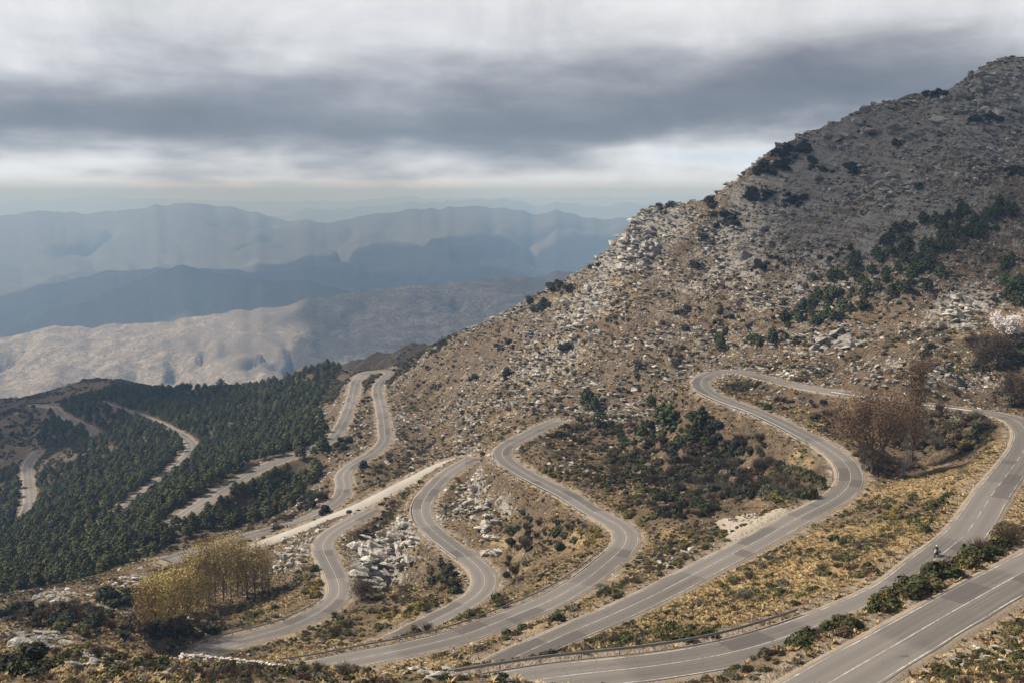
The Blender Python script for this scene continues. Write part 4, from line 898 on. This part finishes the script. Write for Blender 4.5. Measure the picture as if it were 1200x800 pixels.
# crags standing on the very crest of the ridge
cr = [at_y(*c) for c in CT[1:17]]; cr = catmull(np.array(cr), 5.0); e0 = cr[len(cr) // 2].copy(); e = empty('rock_outcrop', e0); tag(e, 'row of dark grey crags along the crest of the mountain', 'rock outcrop')
for q in cr:
    for k in range(2):
        if r5.random() < .3: continue
        x, y = q[0] + r5.normal() * 3, q[1] + r5.normal() * 3.5; s = 1.0 + 2.4 * r5.random() ** 2.2
        o = link('rock_block', BLOCK_G[int(r5.integers(6))], e, np.array([x, y, hz(x, y)]) - e0 + [0, 0, s * .05]); o.rotation_euler = (r5.normal() * .2, .3 + r5.normal() * .2, .4 + r5.normal() * .5); o.scale = (s * 1.1, s, s * (.8 + .8 * r5.random()))

# ------------------------------------------------------------------ bare and poplar trees
def branch_tree(seed, h, limbs, spread, levels, upright, thick, fork=3, clear=.12, leader=True):
    """returns (trunk tubes, limb tubes, twig points)"""
    r = np.random.default_rng(seed); trunk = []; limb = []; pts = []
    z = -.4; p = np.array([0., 0, -.4]); top = h * (.96 if leader else .35); n = 6
    ax = [p]
    for i in range(n): ax.append(np.array([r.normal() * .02 * h * (i / n), r.normal() * .02 * h * (i / n), top * (i + 1) / n]))
    for i in range(n): trunk.append((ax[i], ax[i + 1], thick * (1 - .9 * i / n), thick * (1 - .9 * (i + 1) / n)))
    def grow(a, d, ln, rad, lv):
        m = a + d * ln * .5 + r.normal(size=3) * ln * .05; b = a + d * ln + np.array([0, 0, upright * ln * .25]) + r.normal(size=3) * ln * .06
        limb.append((a, m, rad, rad * .75)); limb.append((m, b, rad * .75, rad * .45)); pts.extend([m, b])
        if lv == 0: return
        for k in range(fork):
            nd = (b - a) / np.linalg.norm(b - a) + r.normal(size=3) * .42 + [0, 0, upright * .25]; nd /= np.linalg.norm(nd)
            grow(m + (b - m) * r.random(), nd, ln * (.55 + .2 * r.random()), rad * .55, lv - 1)
    for i in range(limbs):
        f = clear + (1 - clear) * (i + r.random()) / limbs; f = min(f, .97); a = ax[0] + (ax[-1] - ax[0]) * f; ang = i * 2.4 + r.normal() * .3
        prof = math.sin(math.pi * min(1, .18 + .82 * (1 - f) if leader else .8)) ** .7
        d = np.array([math.cos(ang) * spread, math.sin(ang) * spread, 1.0]); d /= np.linalg.norm(d)
        grow(a, d, h * (.14 + .18 * prof) if leader else h * (.34 + .12 * r.random()), thick * (.42 if leader else .6) * (1 - .6 * f), levels)
    return trunk, limb, np.array(pts)
def tree_meshes(seed, leafmat, twigmat, ncards, csize, asp=.7, **k):
    t, l, pts = branch_tree(seed, **k); r = np.random.default_rng(seed + 500)
    v, f = tube_mesh(t, 7); tm = mesh_np('trunk', v, f, [M_BARK], True)
    v, f = tube_mesh(l, 3); lm = mesh_np('limbs', v, f, [twigmat])
    cm = None
    if ncards:
        q = pts[r.integers(len(pts), size=ncards)] + r.normal(size=(ncards, 3)) * csize * 1.6; nn = rnd_unit(ncards, r) + [0, 0, .3]; nn /= np.linalg.norm(nn, axis=1)[:, None]
        v, f = cards(q, nn, csize, asp, r); cm = mesh_np('crown', v, f, [leafmat])
    return tm, lm, cm
def plant(name, tm, p, rz, sc, label, cat, group=None):
    e = empty(name, p, rz); e.scale = sc; tag(e, label, cat, group)
    link('trunk', tm[0], e); link('limbs', tm[1], e)
    if tm[2]: link('crown', tm[2], e)
    return e
POP_T = [tree_meshes(s, M_POPL, M_BARK, 1500, .30, h=13.5, limbs=26, spread=.42, levels=1, upright=.9, thick=.20, clear=.12) for s in (101, 102, 103)]
POP_B = [tree_meshes(s, M_POPL, M_BARK, 1700, .32, h=9.5, limbs=30, spread=.75, levels=1, upright=.6, thick=.16, clear=.01) for s in (104, 105, 106)]
r6 = np.random.default_rng(31)
for u, v, h in ((271,703,1.0),(279,701,1.02),(290,703,.98),(299,700,.9),(308,703,.95),(262,705,1.0),(253,708,.98),(246,704,1.0),(238,709,.97),(230,712,.92),(222,708,.9),(284,696,.95),(266,697,.98),(315,700,.7)):
    p = hit(u, v)
    if p is not None: plant('poplar_tree', POP_T[int(r6.integers(3))], p, r6.random() * 6.28, (h * .95, h * .95, h * (.95 + .1 * r6.random())), 'tall slender poplar with thin yellow leaves in the grove', 'poplar', 'tall slender poplars of the yellow grove')
for u, v, h in ((214,722,1.05),(206,724,1.0),(198,727,1.0),(191,729,1.0),(183,733,.95),(175,735,.9),(168,736,.8),(220,720,1.05),(203,717,1.0),(186,722,.95),(232,716,.9),(245,714,.75),(176,727,.85)):
    p = hit(u, v)
    if p is not None: plant('poplar_tree', POP_B[int(r6.integers(3))], p, r6.random() * 6.28, (h, h, h), 'low bushy poplar with dense yellowing leaves beside the taller ones', 'poplar', 'low bushy poplars of the yellow grove')
BARE = tree_meshes(110, M_BARE, M_BARE, 15000, .55, asp=.13, h=19, limbs=13, spread=.62, levels=3, upright=.55, thick=.55, clear=.25, leader=False)
COLM = tree_meshes(111, M_BARE, M_BARE, 8500, .50, asp=.14, h=21, limbs=44, spread=.20, levels=1, upright=1.2, thick=.26, clear=.10)
p = hit(1022, 556); plant('bare_tree', BARE, p, .4, (1, 1, 1), 'wide bare tree with a fan of fine brown twigs', 'tree')
p = hit(1068, 547); plant('bare_tree', COLM, p, 1.0, (.95, .95, 1.0), 'tall narrow bare poplar behind the lattice pylon', 'tree')
BLOS = tree_meshes(112, M_BLOS, M_BARK, 6500, .34, h=8.5, limbs=11, spread=.9, levels=2, upright=.4, thick=.25, clear=.25, leader=False)
p = hit(1178, 398)
if p is not None: plant('blossoming_tree', BLOS, p, 0, (1.15, 1.15, 1.0), 'round tree in white blossom above the dark thicket', 'tree')
THK = tree_meshes(113, M_BROWN, M_BROWN, 5200, .42, asp=.16, h=7.5, limbs=14, spread=.9, levels=2, upright=.4, thick=.16, clear=.1, leader=False)
for u, v, s, lb in ((1158,432,1.25,'dark leafless thicket tree beneath the white blossom'),(1190,474,1.2,'grey brown leafless tree beside the upper road bend'),(1172,424,1.1,'dark twiggy tree tucked behind the leafless thicket'),(424,702,.75,'dense olive brown bushy tree at the foot of the white crag')):
    p = hit(u, v)
    if p is not None: plant('bare_tree', THK, p, r6.random() * 6.28, (s, s, s), lb, 'tree')

# ------------------------------------------------------------------ small built things
def mat_plain(name, c, ro=.6, metal=0., var=.25, sc=3.):
    m, nt, b = new_mat(name); g = NT(nt); n = g.noise(g.pos(), sc, 4, .6)
    g.L.new(g.mix(n, tuple(x * (1 - var) for x in c), tuple(min(x * (1 + var), 1) for x in c)), b.inputs['Base Color']); b.inputs['Roughness'].default_value = ro; b.inputs['Metallic'].default_value = metal; b.inputs['Specular IOR Level'].default_value = .4
    return m
M_ZINC = mat_plain('galvanised_steel', (.30, .305, .30), .55, .4); M_WOOD = mat_plain('weathered_wood', (.16, .11, .075), .8); M_CONC = mat_plain('pale_concrete', (.42, .40, .37), .85); M_WHITE = mat_plain('white_plastic', (.75, .75, .73), .5, var=.06); M_BLACK = mat_plain('black_rubber', (.018, .018, .02), .6); M_DARK = mat_plain('dark_riding_suit', (.03, .033, .04), .7); M_SILV = mat_plain('silver_paint', (.24, .25, .27), .4, .3); M_PYLON = mat_plain('pale_painted_steel', (.40, .40, .385), .6, .1); M_HELM = mat_plain('white_helmet_shell', (.78, .78, .77), .25, var=.04)
def box_bm(bm, c, s, rot=None, bev=0.0):
    g = bmesh.ops.create_cube(bm, size=1); vs_ = g['verts']
    for v in vs_: v.co = Vector((v.co.x * s[0], v.co.y * s[1], v.co.z * s[2]))
    if bev: 
        es = list({e for v in vs_ for e in v.link_edges}); r = bmesh.ops.bevel(bm, geom=es, offset=bev, segments=2, affect='EDGES'); vs_ = list({v for f in r['faces'] for v in f.verts} | {v for v in vs_ if v.is_valid})
    for v in vs_:
        q = v.co.copy()
        if rot: q.rotate(rot)
        v.co = q + Vector(c)
def bm_mesh(name, fn, mat, smooth_=False):
    bm = bmesh.new(); fn(bm); me = bpy.data.meshes.new(name); bm.to_mesh(me); bm.free(); me.materials.append(mat)
    if smooth_: me.polygons.foreach_set('use_smooth', np.ones(len(me.polygons), bool))
    return me
def tubes(name, segs, mat, sides=6): 
    v, f = tube_mesh(segs, sides); return mesh_np(name, v, f, [mat], True)
def pix(P):
    c, s = math.cos(PITCH), math.sin(PITCH); dep = c * P[..., 1] - s * P[..., 2]; return 600 + F_PX * P[..., 0] / dep, 400 - F_PX * (s * P[..., 1] + c * P[..., 2]) / dep
def near_idx(k, u, v):
    a, b = pix(LINES[k]); return int(np.argmin((a - u) ** 2 + (b - v) ** 2))
POST = bm_mesh('post', lambda bm: box_bm(bm, (0, 0, .1), (.12, .08, 1.3)), M_ZINC)
def guardrail(k, a, b, side, label):
    i, j = sorted((near_idx(k, *a), near_idx(k, *b))); P = LINES[k][i:j + 1]
    if len(P) < 3: return
    t, n = frame(P); Q = P + n * side * (ROAD_W[k] + .62); o0 = Q[len(Q) // 2].copy(); e = empty('guardrail', o0); tag(e, label, 'guardrail', None)
    prof = [(-.02, .42), (.03, .46), (.035, .52), (-.02, .57), (-.02, .61), (.035, .66), (.03, .72), (-.02, .76), (-.05, .76), (-.05, .42)]
    N, m = len(Q), len(prof); V = np.stack([Q - n * side * x + [0, 0, h] for x, h in prof], 1).reshape(-1, 3) - o0
    Fq = [(r * m + c, r * m + (c + 1) % m, (r + 1) * m + (c + 1) % m, (r + 1) * m + c) for r in range(N - 1) for c in range(m)]
    link('rail', mesh_np('rail', V, Fq, [M_ZINC]), e)
    for q in range(0, N, 3):
        ang = math.atan2(t[q, 1], t[q, 0]); link('post', POST, e, Q[q] + n[q] * side * .08 - o0, ang)
for a in (('B', (500,818), (962,731), -1, 'long steel guardrail along the nearest curving lane'), ('C', (330,787), (722,645), -1, 'steel guardrail along the road below the gravel lay-by road'), ('C', (700,602), (586,533), -1, 'steel guardrail round the outside of the second bend'),
          ('B', (822,452), (960,520), 1, 'steel guardrail on the lower arm of the upper hairpin'), ('B', (1150,482), (985,461), -1, 'steel guardrail on the upper road above the bare trees'), ('D', (500,582), (548,654), 1, 'steel guardrail outside the bend by the white crag'),
          ('E', (240,762), (392,704), -1, 'steel guardrail along the lowest bend beside the poplars'), ('F', (196,656), (386,593), -1, 'steel guardrail along the road edge above the pines')): guardrail(*a)

def lattice_pylon(p, H):
    e = empty('lattice_pylon', p, .5); tag(e, 'pale grey lattice steel pylon beside the bare trees', 'pylon'); w0, w1 = .62, .2
    def w(z): return w0 + (w1 - w0) * z / H
    for sx, sy in ((1, 1), (1, -1), (-1, -1), (-1, 1)):
        link('leg', tubes('leg', [((sx * w0, sy * w0, -.3), (sx * w1, sy * w1, H), .06, .05)], M_PYLON, 4), e)
    n = 9; cs = ((1, 1), (1, -1), (-1, -1), (-1, 1))
    for i in range(n):
        z0, z1 = H * i / n, H * (i + 1) / n; S = []
        for q in range(4):
            a, b = cs[q], cs[(q + 1) % 4]; S += [((a[0] * w(z0), a[1] * w(z0), z0), (b[0] * w(z1), b[1] * w(z1), z1), .024, .024), ((b[0] * w(z0), b[1] * w(z0), z0), (a[0] * w(z1), a[1] * w(z1), z1), .024, .024), ((a[0] * w(z1), a[1] * w(z1), z1), (b[0] * w(z1), b[1] * w(z1), z1), .024, .024)]
        link('bracing', tubes('bracing', S, M_PYLON, 4), e)
    for z in (H - .15, H - 1.5):
        link('crossarm', bm_mesh('crossarm', lambda bm: box_bm(bm, (0, 0, z), (2.6 if z > H - 1 else 1.7, .14, .14)), M_PYLON), e)
    for x in (-1.2, 0, 1.2): link('insulator', tubes('insulator', [((x, 0, H - .05), (x, 0, H + .35), .09, .06)], M_WHITE), e)
    tb = link('transformer', bm_mesh('transformer', lambda bm: box_bm(bm, (0, -.55, H - 2.2), (.95, .6, 1.0), bev=.06), M_CONC), e)
p = hit(1060, 558); lattice_pylon(p, 12.6)
def power_pole(p, H):
    e = empty('power_pole', p, .6); tag(e, 'thin grey power pole at the tip of the pale dirt track', 'pole')
    link('pole', tubes('pole', [((0, 0, -.4), (0, 0, H), .16, .09)], M_CONC, 8), e); link('crossarm', bm_mesh('crossarm', lambda bm: box_bm(bm, (0, 0, H - .4), (1.5, .1, .12)), M_ZINC), e)
    for x in (-.6, 0, .6): link('insulator', tubes('insulator', [((x, 0, H - .34), (x, 0, H - .08), .06, .05)], M_WHITE), e)
p = hit(546, 553); power_pole(p, 8.0)
def picnic_table(p, rz, label):
    e = empty('picnic_table', p, rz); tag(e, label, 'picnic table')
    for k in range(4): link('plank', bm_mesh('plank', lambda bm: box_bm(bm, (0, -.3 + .2 * k, .76), (2.0, .18, .06)), M_WOOD), e)
    for s in (-1, 1):
        link('bench', bm_mesh('bench', lambda bm: box_bm(bm, (0, s * .78, .45), (2.0, .28, .07)), M_WOOD), e)
        link('leg', bm_mesh('leg', lambda bm: (box_bm(bm, (s * .7, 0, .37), (.14, .55, .72)), box_bm(bm, (s * .7, 0, .36), (.1, 1.7, .1))), M_CONC), e)
for u, v, rz, lb in ((856, 609, .3, 'picnic table beside the wooden post on the gravel lay-by'), (888, 603, .2, 'picnic table close to the fence of the gravel lay-by')):
    p = hit(u, v)
    if p is not None: picnic_table(p, rz, lb)
p = hit(873, 607)
if p is not None:
    e = empty('notice_post', p, .3); tag(e, 'squat dark wooden notice post on the gravel lay-by', 'post'); link('upright', bm_mesh('upright', lambda bm: box_bm(bm, (0, 0, .6), (.22, .22, 1.6), bev=.03), M_WOOD), e); link('board', bm_mesh('board', lambda bm: box_bm(bm, (0, -.14, 1.1), (.5, .06, .5)), M_WOOD), e)
pts = [hit(u, v) for u, v in ((846,600),(858,597),(870,596),(882,596),(894,596),(906,595),(918,593),(928,590))]; pts = [q for q in pts if q is not None]
if len(pts) > 2:
    c0 = pts[0].copy(); e = empty('wooden_fence', c0); tag(e, 'low wooden rail fence behind the gravel lay-by', 'fence')
    for q in pts: link('post', tubes('post', [(q - c0 + [0, 0, -.3], q - c0 + [0, 0, 1.0], .08, .07)], M_WOOD), e)
    for q0, q1 in zip(pts[:-1], pts[1:]):
        for h in (.5, .88): link('rail', tubes('rail', [(q0 - c0 + [0, 0, h], q1 - c0 + [0, 0, h], .055, .055)], M_WOOD), e)
def marker(p, label):
    e = empty('marker_post', p); tag(e, label, 'marker post')
    link('shaft', bm_mesh('shaft', lambda bm: box_bm(bm, (0, 0, .45), (.16, .12, 1.2), bev=.02), M_WHITE), e); link('band', bm_mesh('band', lambda bm: box_bm(bm, (0, 0, .82), (.166, .126, .16)), M_BLACK), e)
for k, u, v, s, lb in (('D', 569, 684, -1, 'white roadside marker post outside the bend below the crag'), ('C', 734, 628, 1, 'white roadside marker post outside the bend below the lay-by'), ('C', 716, 640, -1, 'white marker post at the inner end of the guardrail')):
    i = near_idx(k, u, v); t, n = frame(LINES[k]); q = LINES[k][i] + n[i] * s * (ROAD_W[k] + 1.2); q[2] = max(hz(q[0], q[1]), q[2] - .4); marker(q, lb)
# dry stone wall holding the hairpin at the lower left
wl = [hit(u, v) for u, v in ((212,772),(240,774),(270,777),(300,781),(330,785),(352,789))]; wl = [q for q in wl if q is not None]
if len(wl) > 3:
    W = catmull(np.array(wl), .42); c0 = W[len(W) // 2].copy(); e = empty('stone_wall', c0); tag(e, 'low dry stone wall edging the lower left hairpin', 'wall')
    VV = []; FF = []; o = 0
    for q in W:
        for lay in range(3):
            m_ = STONE_W[int(r6.integers(4))]; n = len(m_.vertices); v = np.empty(n * 3, np.float32); m_.vertices.foreach_get('co', v); v = v.reshape(-1, 3)
            a = r6.random() * 6.28; R = np.array([[math.cos(a), -math.sin(a), 0], [math.sin(a), math.cos(a), 0], [0, 0, 1]]); s = .26 + .12 * r6.random()
            VV.append((v @ R.T) * s + (q - c0) + [r6.normal() * .06, r6.normal() * .12, .05 + lay * .26]); FF += [[o + i for i in pl.vertices] for pl in m_.polygons]; o += n
    me = bpy.data.meshes.new('stones'); me.from_pydata(np.vstack(VV).tolist(), [], FF); me.materials.append(M_ROCKW); me.update(); tag(link('stones', me, e), kind='stuff')

# ------------------------------------------------------------------ motorcycle and rider
def motorcycle():
    i = near_idx('B', 1100, 650); t, n = frame(LINES['B']); zb = LINES['B'][i][2] + .05
    p = at_z(1097, 651, zb); h = -t[i]; rz = math.atan2(h[1], h[0]); e = empty('motorcycle', p, rz); tag(e, 'silver and black touring motorcycle coming along the road', 'motorcycle')
    def torus(R_, r_, name, m):
        V = []; Fq = []; a, b = 20, 8
        for i in range(a):
            for j in range(b):
                th, ph = 6.28318 * i / a, 6.28318 * j / b; V.append(((R_ + r_ * math.cos(ph)) * math.cos(th), r_ * 1.1 * math.sin(ph), (R_ + r_ * math.cos(ph)) * math.sin(th)))
                Fq.append((i * b + j, ((i + 1) % a) * b + j, ((i + 1) % a) * b + (j + 1) % b, i * b + (j + 1) % b))
        return mesh_np(name, np.array(V), Fq, [m], True)
    tyre = torus(.27, .065, 'tyre', M_BLACK); rimm = torus(.2, .02, 'rim', M_SILV)
    hub = tubes('hub', [((0, -.08, 0), (0, .08, 0), .06, .06)] + [((.04 * math.cos(a), 0, .04 * math.sin(a)), (.2 * math.cos(a), 0, .2 * math.sin(a)), .012, .012) for a in np.arange(5) * 1.2566], M_SILV)
    for x in (-.72, .76):
        w = link('wheel', tyre, e, (x, 0, .335)); link('rim', rimm, w); link('hub', hub, w)
    def loft(name, secs, m):
        V = []; Fq = []; k = 10
        for x, z, wy, hz_ in secs:
            for j in range(k): a = 6.28318 * j / k; V.append((x, wy * math.cos(a), z + hz_ * math.sin(a)))
        for i in range(len(secs) - 1):
            for j in range(k): Fq.append((i * k + j, i * k + (j + 1) % k, (i + 1) * k + (j + 1) % k, (i + 1) * k + j))
        o = len(V); V += [(secs[0][0], 0, secs[0][1]), (secs[-1][0], 0, secs[-1][1])]; L = (len(secs) - 1) * k
        Fq += [(o, (j + 1) % k, j, j) for j in range(k)]; tri = [(o, (j + 1) % k, j) for j in range(k)] + [(o + 1, L + j, L + (j + 1) % k) for j in range(k)]
        me = bpy.data.meshes.new(name); me.from_pydata(V, [], [q for q in Fq if len(set(q)) == 4] + tri); me.materials.append(m); me.polygons.foreach_set('use_smooth', np.ones(len(me.polygons), bool)); me.update(); return me
    link('engine', loft('engine', [(-.28, .42, .14, .12), (-.1, .45, .2, .2), (.2, .45, .2, .2), (.34, .48, .12, .14)], M_BLACK), e)
    link('tank', loft('tank', [(-.12, .82, .08, .05), (0, .88, .15, .12), (.22, .92, .18, .14), (.4, .88, .12, .1)], M_SILV), e)
    link('seat', loft('seat', [(-.85, .86, .1, .03), (-.6, .84, .15, .06), (-.2, .80, .16, .06), (-.05, .82, .1, .04)], M_BLACK), e)
    f = link('fairing', loft('fairing', [(.38, .86, .22, .22), (.56, .88, .25, .2), (.72, .84, .18, .14), (.82, .8, .07, .06)], M_SILV), e)
    link('headlight', loft('headlight', [(.8, .82, .07, .05), (.845, .81, .05, .035)], M_WHITE), f); link('windscreen', loft('windscreen', [(.42, 1.28, .13, .03), (.54, 1.12, .18, .03), (.66, .98, .16, .03)], M_SILV), f)
    for s in (-1, 1):
        link('pannier', bm_mesh('pannier', lambda bm: box_bm(bm, (-.66, s * .36, .66), (.46, .22, .38), bev=.04), M_SILV), e); link('fork', tubes('fork', [((.76, s * .1, .335), (.46, s * .12, 1.02), .03, .035)], M_BLACK), e); link('exhaust', tubes('exhaust', [((.1, s * .2, .28), (-.8, s * .24, .42), .04, .06)], M_SILV), e) if s > 0 else None
        link('mirror', tubes('mirror', [((.42, s * .3, 1.08), (.46, s * .42, 1.26), .012, .012), ((.455, s * .35, 1.27), (.455, s * .5, 1.27), .05, .05)], M_BLACK), e)
    link('handlebar', tubes('handlebar', [((.4, -.4, 1.04), (.46, 0, 1.02), .018, .018), ((.46, 0, 1.02), (.4, .4, 1.04), .018, .018)], M_BLACK), e)
    e.scale = (.9, .9, .9)
    # rider: one continuous skin-grown body seated on the saddle
    b = empty('person', p, rz); b.scale = (.9, .9, .9); tag(b, 'rider in dark suit and white helmet seated on the motorcycle', 'person')
    J = [(-.3, 0, .93), (-.27, 0, 1.1), (-.2, 0, 1.28), (-.12, 0, 1.44), (-.06, 0, 1.54), (-.02, 0, 1.66)]; Rr = [.155, .15, .16, .15, .065, .07]; E = [(0, 1), (1, 2), (2, 3), (3, 4), (4, 5)]
    def add(pa, co, ra): J.append(co); Rr.append(ra); E.append((pa, len(J) - 1)); return len(J) - 1
    for s in (-1, 1):
        k = add(3, (-.1, s * .19, 1.45), .075); k = add(k, (.06, s * .32, 1.25), .055); k = add(k, (.34, s * .36, 1.1), .042); add(k, (.40, s * .36, 1.07), .038)
        k = add(0, (-.24, s * .13, .92), .1); k = add(k, (.14, s * .25, .80), .075); k = add(k, (-.1, s * .24, .42), .052); k = add(k, (-.12, s * .24, .32), .045); add(k, (.06, s * .25, .28), .04)
    me = bpy.data.meshes.new('body'); me.from_pydata(J, E, []); me.materials.append(M_DARK); o = link('body', me, b)
    sk = o.modifiers.new('skin', 'SKIN'); sk.use_smooth_shade = True
    for v, ra in zip(me.skin_vertices[0].data, Rr): v.radius = (ra, ra)
    me.skin_vertices[0].data[0].use_root = True
    ss_ = o.modifiers.new('sub', 'SUBSURF'); ss_.levels = 1; ss_.render_levels = 2
    hm = link('helmet', loft('helmet', [(-.16, 1.70, .05, .06), (-.12, 1.72, .11, .12), (-.02, 1.73, .135, .145), (.08, 1.72, .12, .13), (.15, 1.69, .07, .09)], M_HELM), b)
    link('visor', loft('visor', [(.07, 1.735, .118, .06), (.14, 1.72, .092, .055), (.165, 1.70, .06, .04)], M_BLACK), hm)
    for s in (-1, 1):
        seg = []
        for q in range(4): y = s * (.33 + .022 * q); seg += [((.40, y, 1.085), (.435, y, 1.065), .011, .011), ((.435, y, 1.065), (.43, y, 1.03), .011, .01), ((.43, y, 1.03), (.40, y, 1.02), .01, .009)]
        seg += [((.39, s * .33, 1.06), (.40, s * .30, 1.03), .012, .011), ((.40, s * .30, 1.03), (.425, s * .305, 1.02), .011, .009)]
        link('glove_fingers', tubes('glove_fingers', seg, M_BLACK), b)
motorcycle()
